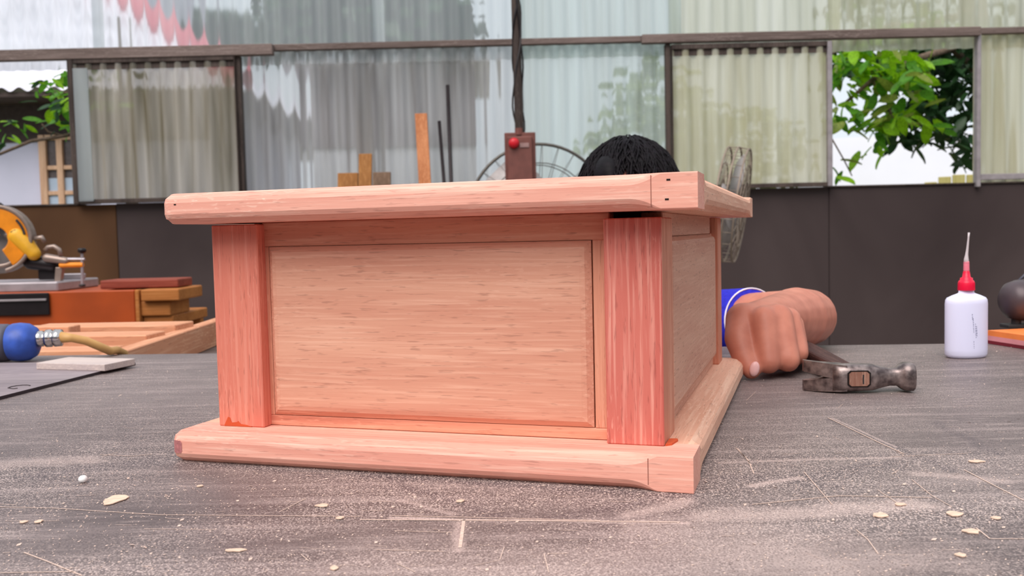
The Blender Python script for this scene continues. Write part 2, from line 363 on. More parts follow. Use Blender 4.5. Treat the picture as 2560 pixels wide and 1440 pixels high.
# ------------------------------------------------------------------ the setting
WY = 4.8
def wx(px, py=300, Y=WY): return at(px, py, Y).x
fl = tag(MB().box((-7, -4, FLOOR-.1), (7, 4.9, FLOOR)).out('floor', 'floor'), 'bare grey concrete workshop floor under the tables', 'floor', kind='structure')
yd = tag(MB().box((-30, 4.9, FLOOR-.3), (30, 60, FLOOR-.12)).out('ground', 'ground'), 'patchy yard ground behind the workshop wall', 'ground', kind='structure')
for nm, lo_, hi_, lb in (('blocking_wall_front', (-7, -4.1, FLOOR), (7, -4, 1.5), 'unseen dark low wall behind the viewer, added to block low sky light'), ('blocking_wall_left', (-7.1, -4, FLOOR), (-7, 4.85, 1.7), 'unseen dark left wall added to block low sky light'), ('blocking_wall_right', (7, -4, FLOOR), (7.1, 4.85, 1.7), 'unseen dark right wall added to block low sky light')):
    tag(MB().box(lo_, hi_).out(nm, 'wall_dark'), lb, 'wall', kind='structure')  # unseen walls added to cut low sky light and deepen shade under the lid
wall = thing('wall_back', (0, WY, FLOOR), 0, 'long back wall of dark boards below and corrugated translucent sheets above', 'wall', kind='structure')
def corr(name, x0, x1, z0, z1, dy, mat, parent, pitch=.075, amp=.011, ph=0):
    n = max(8, int((x1-x0)/pitch*10)); vs = []; fs = []
    for i in range(n+1):
        x = x0+(x1-x0)*i/n; s = math.sin(2*math.pi*x/pitch+ph); y = dy + amp*(abs(s)**.7*(1 if s > 0 else -1))
        vs += [(x, y, z0), (x, y, (z0+z1)/2), (x, y, z1)]
    for i in range(n):
        for k in (0, 1): fs.append((i*3+k, i*3+3+k, i*3+4+k, i*3+1+k))
    return mesh(name, vs, fs, mat, parent, True)
Z = lambda z: z-FLOOR            # world height above table -> height in wall space
SILL, RAILB, RAILT = .357, 1.106, 1.137
# lower boards
js = [-6.98, -3.2, wx(300, 650), wx(890, 650), wx(1480, 650), wx(2070, 650), wx(2700, 650), 4.3, 6.98]
for i in range(len(js)-1):
    bbox('wall_panel', (js[i]+.001, -.02, 0), (js[i+1]-.001, .02, Z(SILL)-.004*(i % 2)), 'wall_brown' if i < 2 else 'wall_dark', wall, .003)
bbox('sill_strip', (-6.98, -.03, Z(SILL)-.004), (wx(205, 505), .05, Z(SILL)+.004), 'frame_dark', wall, .001)
bbox('sill_strip', (wx(200, 510), -.034, Z(SILL)+.0), (wx(246, 510), .03, Z(SILL)+.012), 'frame_grey', wall, .001)
bbox('sill_strip', (wx(2065, 460), -.03, Z(SILL)-.004), (5.5, .05, Z(SILL)+.004), 'frame_dark', wall, .001)
# horizontal rail and sash tracks
bbox('rail', (-6.98, -.03, Z(RAILB)), (5.5, .01, Z(RAILT)), 'frame_wood', wall, .003)
bbox('sash_track', (-6.98, -.075, Z(1.078)), (wx(690, 130), -.032, Z(1.132)), 'frame_wood', wall, .003)
bbox('sash_track', (wx(1600, 105), -.075, Z(1.090)), (wx(2435, 80), -.032, Z(1.134)), 'frame_wood', wall, .003)
bbox('rail', (-6.98, -.03, Z(2.45)), (5.5, .01, Z(2.49)), 'frame_wood', wall, .003)
# posts
def post(p, wd, mat, z0=SILL-.02, z1=RAILB, dy=-.03):
    x = wx(p, 320); bbox('post', (x-wd/2, dy-.02, Z(z0)), (x+wd/2, dy+.02, Z(z1)), mat, wall, .003)
post(607, .026, 'frame_dark', z1=1.08); post(1668, .026, 'frame_dark', z1=1.09); post(2436, .02, 'frame_grey'); post(-140, .03, 'frame_dark')
for x in (-4.6, 4.6): bbox('post', (x-.04, -.06, 0), (x+.04, .0, Z(2.5)), 'frame_dark', wall, .004)
# fixed corrugated sheets
up = [(-6.98, -3.9, 'sheet_mid'), (-3.9, wx(240, 60), 'sheet_clear'), (wx(240, 60), wx(945, 60), 'sheet_clear'), (wx(945, 60), wx(1300, 60), 'sheet_clear'),
      (wx(1300, 60), wx(1690, 60), 'sheet_aqua'), (wx(1690, 60), wx(2090, 60), 'sheet_green'), (wx(2090, 60), wx(2560, 60), 'sheet_green'), (wx(2560, 60), 6.98, 'sheet_mid')]
for i, (a, b, m) in enumerate(up): corr('corrugated_sheet', a-.03, b+.03, Z(1.045), Z(2.47), .03+.004*(i % 2), m, wall)
lo = [(-6.98, wx(-140), 'sheet_mid'), (wx(612), wx(945), 'sheet_mid'), (wx(945), wx(1296), 'sheet_mid'), (wx(1296), wx(1668), 'sheet_aqua'),
      (wx(2438), wx(2900), 'sheet_cream'), (wx(2900), 6.98, 'sheet_mid')]
for i, (a, b, m) in enumerate(lo): corr('corrugated_sheet', a-.01, b+.03, Z(SILL-.02), Z(1.12), .012+.004*(i % 2), m, wall)
bbox('sill_strip', (wx(2440, 450), -.04, Z(SILL+.015)), (wx(2900, 450), -.01, Z(SILL+.045)), 'frame_grey', wall, .002)
# sliding sashes
def sash(name, p0, p1, mat, label, left, right, ph):
    x0, x1 = wx(p0, 320), wx(p1, 320)
    t = thing(name, ((x0+x1)/2, WY-.055, SILL+.0), 0, label, 'window', kind='structure'); h = (x1-x0)/2; H = 1.082-SILL
    bbox('stile', (-h, -.016, -.0), (-h+left[0], .016, H), left[1], t, .003)
    bbox('stile', (h-right[0], -.016, -.0), (h, .016, H), right[1], t, .003)
    bbox('top_rail', (-h+left[0], -.014, H-.025), (h-right[0], .014, H), 'frame_dark', t, .002)
    bbox('batten', (-h+left[0], -.002, H-.055), (h-right[0], .003, H-.026), 'frame_dark', t, .0)
    bbox('bottom_rail', (-h+left[0], -.012, 0), (h-right[0], .012, .022), 'frame_dark', t, .002)
    corr('corrugated_sheet', -h+left[0], h-right[0], .01, H-.01, 0, mat, t, .075, .0105, ph)
    return t, h, H
t, h, H = sash('window_1', 190, 603, 'sheet_dingy', 'dingy olive corrugated sliding sash beside the left window opening', (.03, 'frame_dark'), (.006, 'frame_dark'), 0)
o = bbox('edge_strip', (-h+.031, -.022, .012), (-h+.105, -.014, H-.05), 'sheet_clear', t, .002)
sash('window_2', 1675, 2070, 'sheet_cream', 'cream corrugated sliding sash beside the right window opening', (.006, 'frame_dark'), (.024, 'frame_grey'), 1.)

# ------------------------------------------------------------------ outside: house, trees, fence
HY = 8.6
hx0, hx1 = -7.5, at(600, 225, HY).x; hz0, hz1 = FLOOR-.12, at(100, 222, HY).z
hs = thing('house', ((hx0+hx1)/2, HY, hz0), 0, 'pale house with white corrugated roof seen through the left window opening', 'house')
hx = (hx1-hx0)/2; hH = hz1-hz0; ey = .55
bbox('house_wall', (-hx+.5, ey, 0), (hx-.5, ey+4, hH), 'house_wall', hs, 0)
bbox('eave_board', (-hx+.02, .03, hH-.06), (hx-.02, ey+4.4, hH-.02), 'eave', hs, 0)
bbox('eave_shade_band', (-hx+.49, ey-.02, hH-.42), (hx-.49, ey, hH-.061), 'eave', hs, 0)  # dark band paints the eave's shadow onto the house wall
# hip roof of corrugated sheet
def hip():
    vs = []; fs = []; n = 240; sl = .72; D = 4.2
    for i in range(n+1):
        x = -hx+2*hx*i/n; c = .02*math.sin(2*math.pi*x/.16)
        d = min(D, hx-abs(x))                       # hip cuts the run
        vs += [(x, 0, hH+c), (x, d, hH+d*sl+c)]
    for i in range(n): fs.append((i*2, i*2+2, i*2+3, i*2+1))
    k = len(vs); vs += [(hx, 0, hH), (hx, 2*D, hH), (hx-D, D, hH+D*sl), (-hx, 0, hH), (-hx, 2*D, hH), (-hx+D, D, hH+D*sl)]
    fs += [(k, k+1, k+2), (k+3, k+5, k+4), (k+1, k+4, k+5, k+2)]
    mesh('roof', vs, fs, 'white_roof', hs)
    MB().tube([(hx, 0, hH+.05), (hx-D, D, hH+D*sl+.05)], .11, 8).out('hip_capping', 'red_cap', hs)
    MB().tube([(-hx, 0, hH+.05), (-hx+D, D, hH+D*sl+.05)], .11, 8).out('hip_capping', 'red_cap', hs)
    MB().tube([(-hx+D, D, hH+D*sl+.05), (hx-D, D, hH+D*sl+.05)], .11, 8).out('ridge_capping', 'red_cap', hs)
hip()
wy = HY+ey; a = at(116, 352, wy); b = at(205, 600, wy); ox = hs.location.x
X0, X1, Z1, Z0 = a.x-ox, b.x-ox, a.z-hz0, b.z-hz0; xm = (X0+X1)/2
wn = bbox('window', (X0, ey-.03, Z0), (X1, ey-.005, Z1), 'pane_dark', hs, 0)
fw = .05
for (x0, x1, z0, z1) in ((X0-fw, X0+.02, Z0, Z1+fw), (X1-.02, X1+fw, Z0, Z1+fw), (xm-.03, xm+.03, Z0, Z1), (X0, X1, Z1, Z1+fw), (X0, X1, Z0-fw, Z0)):
    bbox('window_bar', (x0, ey-.07, z0), (x1, ey-.03, z1), 'win_wood', wn, .004)
zz = [Z1, at(150, 420, wy).z-hz0, at(150, 483, wy).z-hz0, Z0]
for z in zz[1:3]: bbox('window_bar', (X0, ey-.06, z-.02), (X1, ey-.032, z+.02), 'win_wood', wn, .003)
for k, (x0, x1) in enumerate(((X0+.02, xm-.03), (xm+.03, X1-.02))):
    bbox('pane', (x0, ey-.04, zz[2]+.02), (x1, ey-.031, zz[1]-.10), 'pane', wn, 0)
    bbox('pane', (x0, ey-.04, zz[3]+.02), (x1, ey-.031, zz[2]-.02), 'pane', wn, 0)

def leaf_mesh(L=1., W=.42, bend=.18):
    vs = []; fs = []; n = 6
    for i in range(n+1):
        s = i/n; wd = W/2*math.sin(math.pi*min(1, s*.92+.05))**.8*(1 if s < .98 else .15); z = -bend*s*s
        vs += [(s*L, -wd, z+.06), (s*L, 0, z), (s*L, wd, z+.06)]
    for i in range(n):
        for k in (0, 1): fs.append((i*3+k, i*3+3+k, i*3+4+k, i*3+1+k))
    return vs, fs
LV, LF = leaf_mesh()
def leaf_rot(droop=.5):
    return Matrix.Rotation(random.uniform(0, 6.28), 3, 'Z') @ Matrix.Rotation(random.uniform(-.2, 1.1)*droop*1.6, 3, 'Y') @ Matrix.Rotation(random.uniform(-1.1, 1.1), 3, 'X')
def leaves_single(parent, pts, mats, smin, smax):
    base = [mesh('leaf', LV, LF, m, parent, True) for m in mats]
    fresh = [True]*len(mats)
    for p in pts:
        k = random.choices(range(len(mats)), [3, 2, 1][:len(mats)])[0]
        o = base[k] if fresh[k] else copyob(base[k], parent); fresh[k] = False
        s = random.uniform(smin, smax); o.location = Vector(p)-parent.location; o.scale = (s, s, s); o.rotation_euler = leaf_rot().to_euler()
def leaves_stuff(parent, pts, mat, smin, smax, name='foliage'):
    m = MB()
    for p in pts:
        R = leaf_rot(); s = random.uniform(smin, smax)
        m.add([Vector(p)-parent.location + R @ (Vector(v)*s) for v in LV], LF)
    o = m.out(name, mat, parent, True); o['kind'] = 'stuff'; return o
def branch(parent, pts, r0, r1, name='branch', mat='bark'):
    n = len(pts); return MB().tube([Vector(p)-parent.location for p in pts], [r0+(r1-r0)*i/(n-1) for i in range(n)], 8).out(name, mat, parent, True)
def blob(n, cx, cy, rx, ry, Y0, Y1, top=-9e9, bot=9e9):
    r = []
    while len(r) < n:
        a = random.uniform(0, 6.28); q = math.sqrt(random.random()); x = cx+rx*q*math.cos(a); y = cy+ry*q*math.sin(a)
        if top < y < bot: r.append(at(x, y, random.uniform(Y0, Y1)))
    return r
# tree outside the right opening
b0 = at(2520, 700, 7.6); b0.z = FLOOR-.12
tr = thing('leafy_tree', b0, 0, 'tree with large lime green leaves hanging in the right window opening', 'tree')
branch(tr, [b0, at(2500, 420, 7.6), at(2470, 200, 7.5), at(2440, 20, 7.4), at(2400, -250, 7.3)], .16, .08, 'trunk')
branch(tr, [at(2470, 200, 7.5), at(2380, 120, 7.1), at(2280, 150, 6.8), at(2180, 200, 6.6), at(2110, 260, 6.6)], .035, .01)
branch(tr, [at(2440, 20, 7.4), at(2330, 60, 7.0), at(2230, 60, 6.7), at(2120, 110, 6.5), at(2050, 150, 6.5)], .035, .01)
branch(tr, [at(2180, 200, 6.6), at(2220, 260, 6.6), at(2240, 330, 6.6)], .012, .006)
branch(tr, [at(2070, 330, 6.5), at(2110, 400, 6.6), at(2130, 440, 6.6)], .006, .004)
pts = blob(95, 2200, 170, 130, 60, 6.3, 6.9) + blob(40, 2130, 150, 80, 60, 6.3, 6.9) + blob(46, 2235, 240, 70, 80, 6.3, 6.9) + blob(26, 2100, 240, 50, 70, 6.3, 6.9) \
    + blob(44, 2190, 300, 110, 32, 6.3, 6.9) + blob(8, 2170, 370, 70, 20, 6.4, 6.8) + blob(5, 2100, 430, 50, 30, 6.4, 6.8) + blob(16, 2320, 290, 60, 60, 6.6, 7.1) + blob(30, 2250, 60, 220, 60, 6.3, 7.)
leaves_single(tr, pts, ['leaf_a', 'leaf_b', 'leaf_d'], .10, .19)
leaves_stuff(tr, blob(520, 2380, 190, 110, 130, 7.0, 7.9) + blob(200, 2200, 130, 160, 70, 7.0, 7.8) + blob(120, 2290, 310, 70, 60, 7, 7.8) + blob(60, 2420, 360, 60, 50, 7, 7.8)
             + blob(400, 2400, -40, 350, 160, 7, 8.2), 'leaf_c', .10, .17)
# branch outside the left opening
b0 = at(330, 700, 6.6); b0.z = FLOOR-.12
tl = thing('young_tree', b0, 0, 'small tree reaching a leafy branch across the left window opening', 'tree')
branch(tl, [b0, at(330, 500, 6.6), at(320, 330, 6.5), at(300, 200, 6.5), at(290, 40, 6.5)], .05, .03, 'trunk')
branch(tl, [at(322, 350, 6.5), at(240, 320, 6.4), at(160, 340, 6.3), at(80, 352, 6.2), at(0, 385, 6.1), at(-60, 405, 6.1)], .016, .008)
branch(tl, [at(160, 340, 6.3), at(120, 330, 6.25), at(105, 310, 6.2)], .008, .005)
branch(tl, [at(310, 250, 6.5), at(220, 240, 6.4), at(150, 230, 6.3), at(110, 240, 6.2)], .012, .005)
pts = blob(46, 140, 240, 55, 45, 6.1, 6.5) + blob(14, 175, 185, 25, 20, 6.2, 6.5) + blob(9, 45, 305, 28, 20, 6.1, 6.4) + blob(9, 12, 345, 28, 22, 6.1, 6.4) + blob(12, 150, 315, 40, 20, 6.2, 6.5) + blob(25, 280, 200, 70, 90, 6.3, 6.7)
leaves_single(tl, pts, ['leaf_b', 'leaf_a', 'leaf_c'], .075, .13)
# trees behind the translucent sheets
def bigtree(name, label, px, Y, crowns, mat, s0=.1, s1=.2):
    b = at(px, 500, Y); b.z = FLOOR-.12; t = thing(name, b, 0, label, 'tree', 'trees blurred behind the translucent sheets')
    top = at(px, crowns[0][2], Y); branch(t, [b, (b+top)/2+Vector((.1, 0, 0)), top], .16, .06, 'trunk')
    P = []
    for n, cx, cy, rx, ry in crowns: P += blob(n, cx, cy, rx, ry, Y-.7, Y+.9)
    leaves_stuff(t, P, mat, s0, s1); return t
bigtree('shade_tree', 'dark tree blurred behind the clear upper sheets, left of the central pole', 880, 7.6, [(900, 880, -5, 220, 105), (420, 1080, 60, 100, 85), (90, 760, 80, 100, 40), (400, 900, -160, 260, 100)], 'leaf_c', .14, .26)
bigtree('slim_tree', 'small dark tree blurred behind the upper sheets beside the pink roof edge', 560, 19., [(700, 550, 70, 100, 55)], 'leaf_c', .25, .5)
bigtree('lime_bush', 'yellow green bush blurred behind the cream sheets, right of the central pole', 1760, 7.4, [(500, 1760, 380, 280, 130), (260, 1640, 300, 120, 160)], 'leaf_d', .12, .22)
p = at(985, 500, 9.8); p.z = FLOOR-.12
sd_ = thing('grey_shed', p, .04, 'grey shed with a white lower wall blurred behind the lower sheets', 'shed'); hw_ = at(1190, 300, 9.8).x-p.x; z1_ = at(985, 165, 9.8).z-p.z; z2_ = at(985, 365, 9.8).z-p.z
bbox('lower_wall', (-hw_, 0, 0), (hw_, 2, z2_), 'white_wall', sd_, 0)
bbox('upper_wall', (-hw_, -.02, z2_), (hw_, 2, z1_), 'shed', sd_, 0)
bbox('shed_roof', (-hw_-.2, -.3, z1_), (hw_+.2, 2.3, z1_+.08), 'white_roof', sd_, .01)
for i in range(9): bbox('wall_batten', (-hw_+i*hw_/4-.02, -.05, z2_), (-hw_+i*hw_/4+.02, -.0205, z1_-.02), 'eave' if i % 2 else 'shed', sd_, .004)
# far white building and yellow board fence right
p = at(2600, 500, 13.5); p.z = FLOOR-.12
fb = thing('far_building', p, -.35, 'white building far behind the right window opening', 'building')
bbox('building_wall', (-4.0, 0, 0), (3.5, 3, at(2420, 322, 13.5).z-p.z), 'white_wall', fb, 0)
bbox('downpipe', (-.7, -.12, 0), (-.6, -.02, at(2420, 330, 13.5).z-p.z), 'frame_grey', fb, .01)
p = at(2400, 500, 9.5); p.z = FLOOR-.12
fe = thing('board_fence', p, -.3, 'yellowish upright board fence low in the right window opening', 'fence')
fz = at(2400, 436, 9.5).z-p.z
for i in range(22):
    x = -1.5+i*.13; bbox('fence_board', (x, 0, 0), (x+.118, .03, fz-max(0, (11-i)*.035)+random.uniform(-.02, .02)), 'yellow_fence', fe, .004)
bbox('fence_rail', (-1.5, .03, fz-.35), (1.4, .07, fz-.27), 'yellow_fence', fe, .003)

# ------------------------------------------------------------------ work table
e = lambda x: 1.2065-.0850*(x-.419)                     # far edge of the table top
vs2 = [(-1.6, -.25), (1.5, -.25), (1.5, e(1.5)), (-1.6, e(-1.6))]
tb = thing('work_table', (0, .4, FLOOR), 0, 'dark dusty scratched work table carrying the unfinished box', 'table')
T = lambda z: z-FLOOR
o = MB().prism([(x, y-.4) for x, y in vs2], T(-.022), T(0)).out('table_top', 'table', tb); o.data.materials.append(MT['table_edge'])
for x, y in ((-1.45, -.15), (1.35, -.15), (-1.45, 1.25), (1.35, 1.02)):
    bbox('leg', (x-.035, y-.4-.035, 0), (x+.035, y-.4+.035, T(-.022)), 'table_edge', tb, .003)
for y in (-.15, 1.02): bbox('apron', (-1.4, y-.4-.015, T(-.11)), (1.3, y-.4+.015, T(-.022)), 'table_edge', tb, .002)
# scratches, dust lines and smears on the top
def strip(m, pts, wd, z=.0003):
    for a, b in zip(pts[:-1], pts[1:]):
        A = gr(*a); B = gr(*b); d = (B-A).normalized(); n = Vector((-d.y, d.x, 0))*wd/2; off = Vector((0, -.4, z-FLOOR))
        m.add([A-n+off, B-n+off, B+n+off, A+n+off], [(0, 1, 2, 3)])
dl = MB()
for pts, wd in (([(0, 1268), (130, 1271), (400, 1288), (900, 1292)], .0012), ([(900, 1300), (1250, 1302), (1700, 1306)], .0022), ([(980, 1290), (1500, 1302)], .0014),
                ([(60, 1382), (120, 1405), (205, 1440)], .0013), ([(0, 1433), (190, 1430)], .0012), ([(250, 1137), (330, 1141), (380, 1136)], .0012), ([(255, 1142), (295, 1131)], .001),
                ([(2070, 1045), (2200, 1108), (2260, 1135)], .0016), ([(2410, 1175), (2500, 1222), (2560, 1252)], .0014), ([(1840, 1120), (1870, 1150), (1885, 1185)], .0012), ([(1845, 1122), (1880, 1165)], .0008),
                ([(2010, 1180), (2040, 1215), (2080, 1262)], .0009), ([(2280, 1200), (2330, 1240), (2380, 1268)], .0009), ([(2140, 1325), (2170, 1350), (2195, 1385)], .0009), ([(2440, 1320), (2475, 1348), (2560, 1348)], .0012),
                ([(1160, 1300), (1150, 1370)], .003), ([(985, 1328), (1130, 1332)], .001), ([(940, 1375), (1110, 1380)], .001), ([(1370, 1385), (1420, 1384)], .001), ([(1360, 1385), (1372, 1432)], .0008), ([(1260, 1370), (1250, 1400)], .0007),
                ([(2230, 1142), (2420, 1134)], .001), ([(1880, 1262), (2100, 1240), (2330, 1245)], .0016), ([(360, 1323), (540, 1325)], .0008), ([(730, 1183), (850, 1184)], .0009), ([(700, 1280), (765, 1247)], .0009)): strip(dl, pts, wd*.6)
for i in range(260):
    x, y = random.uniform(-60, 2620), random.uniform(900, 1440)**1.0; L = random.uniform(12, 70)*(y-820)/500
    if random.random() < .45: continue
    s = random.gauss(0, .06) if random.random() < .8 else random.gauss(0, .5); strip(dl, [(x, y), (x+L, y+L*s)], random.uniform(.0002, .0005))
o = dl.out('dust_line', 'dust', tb); o['kind'] = 'stuff'
# ------------------------------------------------------------------ the unfinished wooden box
YAW = -.31077
bxo = thing('wooden_box', (.10316, .53677, 0), YAW, 'unfinished pinkish wooden box cabinet with raised panels on the dusty table', 'box')
W, D, TB = .3648, .442, .0217; W2, D2, ZB, ZT, OX = .3655, .525, .1662, .1871, .0050
def rail(name, L, wd, t, c, tf, mat, parent, run0=None, run1=None, round0=0, round1=0):
    """edge rail: s along, o inward from the exposed face, z up; run0/run1 stop the chamfers short of an end, round0/1 round that end off"""
    st = sorted(set([0, L] + [L*i/12 for i in range(13)] + [x for r in (round0, round1) for x in ()]))
    if run0: st += [run0[0]+(run0[1]-run0[0])*i/8 for i in range(9)]
    if run1: st += [L-run1[0]-(run1[1]-run1[0])*i/8 for i in range(9)]
    if round0: st += [round0*(1-math.cos(math.pi/2*i/6)) for i in range(7)]
    if round1: st += [L-round1*(1-math.cos(math.pi/2*i/6)) for i in range(7)]
    st = sorted(set(round(x, 6) for x in st if -1e-9 <= x <= L+1e-9)); vs = []; fs = []; k = 10
    for s in st:
        m = 1.
        if run0: tau = max(0, min(1, (s-run0[0])/(run0[1]-run0[0]))); m = min(m, 1-(1-tau)**2 if tau < 1 else 1)
        if run1: tau = max(0, min(1, (L-s-run1[0])/(run1[1]-run1[0]))); m = min(m, 1-(1-tau)**2 if tau < 1 else 1)
        cc = max(.0006, c*m); o = 0; zi = 0
        for r, d in ((round0, s), (round1, L-s)):
            if r and d < r: o = max(o, r-math.sqrt(max(0, r*r-(r-d)**2))); zi = max(zi, max(0, c*.9-d)*.8)
        b = .18*cc
        sec = [(o+cc, zi), (o+b*1.2, max(zi, cc*.55)), (o, max(cc, zi)+0), (o, min(t-cc, t-zi)), (o+b*1.2, min(t-zi, t-cc*.55)), (o+cc, t-zi), (wd*.6, t-zi), (wd, t-zi), (wd, zi), (wd*.6, zi)]
        vs += [tf(s, a, z) for a, z in sec]
    n = len(st)
    for i in range(n-1):
        for j in range(k): fs.append((i*k+j, i*k+(j+1) % k, (i+1)*k+(j+1) % k, (i+1)*k+j))
    fs += [tuple(range(k)), tuple(range((n-1)*k, n*k))[::-1]]
    return mesh(name, vs, fs, mat, parent)
def slab(name, x1, y0, wW, dD, z, t, back_round):
    RW = .034; x0 = x1-wW; c = .0066
    p = bbox(name, (x0+RW+.0003, y0+RW+.0003, z+.0006), (x1-RW-.0003, y0+dD-RW-.0003, z+t-.0006), 'rail', bxo, .0003)
    rail('front_rail', wW, RW, t, c, lambda s, o, zz: (x0+s, y0+o, z+zz), 'rail', p, run1=(.021, .041), round0=.011)
    if back_round: rail('side_rail', dD-RW, RW, t, c, lambda s, o, zz: (x1-.0004-o, y0+RW+.0002+s, z+zz), 'rail_y', p, run0=(.0, .02), round1=.014)
    else: rail('side_rail', dD-RW, RW, t, c, lambda s, o, zz: (x1-.0004-o, y0+RW+.0002+s, z+zz), 'rail_y', p, run0=(.0, .02), run1=(.030, .052))
    rail('side_rail', dD-RW, RW, t, c, lambda s, o, zz: (x0+.0004+o, y0+RW+.0002+s, z+zz), 'rail_y', p, round1=.011)
    rail('back_rail', wW-2*RW, RW, t, c, lambda s, o, zz: (x0+RW+.0003+s, y0+dD-o, z+zz), 'rail', p)
    return p
base = slab('base', 0, 0, W, D, 0, TB, True)
lid = slab('lid', OX, -OX, W2, D2, ZB, ZT-ZB, False)
# pencil joint lines, nail holes, end-grain stain
bbox('joint_line', (OX-.0268, -OX-.0001, ZB+.0012), (OX-.0263, -OX+.0004, ZT-.0012), 'pencil', lid, 0)
bbox('joint_line', (-.0268, -.0001, .004), (-.0263, .0004, TB-.002), 'pencil', base, 0)
for px, z in ((OX-.0165, ZT-.0042), (OX-.0175, ZB+.0056)): bbox('nail_hole', (px-.0011, -OX-.0002, z-.0005), (px+.0011, -OX+.001, z+.0005), 'darkhole', lid, 0)
bbox('nail_hole', (OX-W2+.0135, -OX-.0002, ZB+.0128), (OX-W2+.0152, -OX+.001, ZB+.0136), 'darkhole', lid, 0)
es = MB(); ss = [.0022+.0012*i for i in range(9)]; lo_z = [.006, .0058, .0062, .0056, .006, .0058, .0062, .0059, .0075]; hi_z = [.0135, .0148, .0152, .0156, .0154, .0156, .0153, .0156, .0140]
for s_, a_, b_ in zip(ss, lo_z, hi_z):
    o_ = .011-math.sqrt(max(0, .011**2-max(0, .011-s_)**2))-.00025; es.v += [Vector((-W+s_, o_, a_+.0006)), Vector((-W+s_, o_, b_))]
es.f = [(i*2, i*2+2, i*2+3, i*2+1) for i in range(8)]; es.out('end_grain_patch', 'endgrain', base)
# corner posts
def mkpost(x0, x1, y0, y1, z1, mat):
    o = bbox('post', (x0, y0, TB), (x1, y1, z1), mat, bxo, .0007)
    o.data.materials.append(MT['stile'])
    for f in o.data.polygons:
        if f.normal.x > .9: f.material_index = 1 if mat == 'post' else 0  # light on the right post's side face put into a paler wood colour
    return o
PY = .0244; XL0, XL1, XR0, XR1 = -.3392, -.3021, -.0562, -.0204; YB0, YB1 = .384, .416
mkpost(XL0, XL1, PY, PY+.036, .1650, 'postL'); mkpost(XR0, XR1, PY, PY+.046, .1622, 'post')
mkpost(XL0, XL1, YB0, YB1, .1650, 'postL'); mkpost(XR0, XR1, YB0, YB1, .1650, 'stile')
# chipped foot of the left post and notch at the right post
ch = MB(); pr = [(-.3350, .0), (-.3315, .0065), (-.3300, .0062), (-.3285, .0026), (-.3245, .0030), (-.3230, .0038), (-.3212, .0018), (-.3160, .0012), (-.3120, .0)]
ch.add([(x, PY-.0003, TB+.0002+z) for x, z in pr], [tuple(range(len(pr)))]); ch.add([(x, PY+.002, TB+.0002+z) for x, z in pr], [tuple(range(len(pr)))])
n = len(pr); ch.f += [(i, i+1, n+i+1, n+i) for i in range(n-1)]; ch.out('chipped_patch', 'chipped', bxo)
nt = [(XR1+.0004, PY+.001), (XR1+.004, PY+.004), (XR1+.0062, PY+.016), (XR1+.0052, PY+.019), (XR1+.0004, PY+.018)]
MB().prism(nt, TB-.0002, TB+.0012).out('notch', 'chipped', base)
# carcass: front frame with raised panel
FY = PY+.0095                                            # frame face plane
def frame_face(n_ax):
    pass
SX0, SX1 = XL1, XR0
PZ0, PZ1 = .0292, .1492; PX0, PX1 = -.2995, -.0655
bbox('top_rail', (SX0-.002, FY, PZ1), (SX1+.002, FY+.014, ZB), 'frame', bxo, .0006)
bbox('bottom_rail', (SX0-.002, FY, TB), (SX1+.002, FY+.014, PZ0), 'frame', bxo, .0006)
bbox('stile', (SX0-.002, FY+.0002, PZ0), (PX0, FY+.014, PZ1), 'stile', bxo, .0005)
bbox('stile', (PX1, FY+.0002, PZ0), (SX1+.002, FY+.014, PZ1), 'stile', bxo, .0005)
def raised(name, tf, a0, a1, z0, z1, mat, g=.0003, bv=.0075, up=.0030):
    L = [(a0+g, z0+g, a1-g, z1-g, .004), (a0+g, z0+g, a1-g, z1-g, .0008), (a0+bv*.55, z0+bv*.55, a1-bv*.55, z1-bv*.55, -up*.75), (a0+bv, z0+bv, a1-bv, z1-bv, -up)]
    vs = []; fs = []
    for x0, y0, x1, y1, d in L: vs += [tf(x0, y0, d), tf(x1, y0, d), tf(x1, y1, d), tf(x0, y1, d)]
    for i in range(3):
        for j in range(4): fs.append((i*4+j, i*4+(j+1) % 4, i*4+4+(j+1) % 4, i*4+4+j))
    fs += [(0, 1, 2, 3), (12, 13, 14, 15)]
    return mesh(name, vs, fs, mat, bxo)
raised('raised_panel', lambda x, z, d: (x, FY+d, z), PX0, PX1-.0006, PZ0, PZ1, 'panel')
# right and left sides
for xs, sg in ((XR1-.0060, -1), (XL0+.0060, 1)):
    xa, xb = sorted((xs, xs+sg*.014)); y0, y1 = PY+.046, YB0
    bbox('top_rail', (xa, y0-.002, .1500), (xb, y1+.002 if sg > 0 else y1-.016, ZB), 'side', bxo, .0006)
    bbox('bottom_rail', (xa, y0-.002, TB), (xb, y1+.002, .0300), 'side', bxo, .0006)
    bbox('stile', (xa, y0-.002, .03), (xb, y0+.004, .15), 'stile', bxo, .0004)
    bbox('stile', (xa, y1-.014, .03), (xb, y1+.002, .15), 'stile', bxo, .0004)
    raised('raised_panel', lambda y, z, d: (xs+sg*d*1.3, y, z), y0+.004, y1-.014, .030, .150, 'side', bv=.006, up=.004)
bbox('back_panel', (SX0-.002, YB0+.012, TB), (SX1+.002, YB0+.024, ZB), 'panel', bxo, .0005)

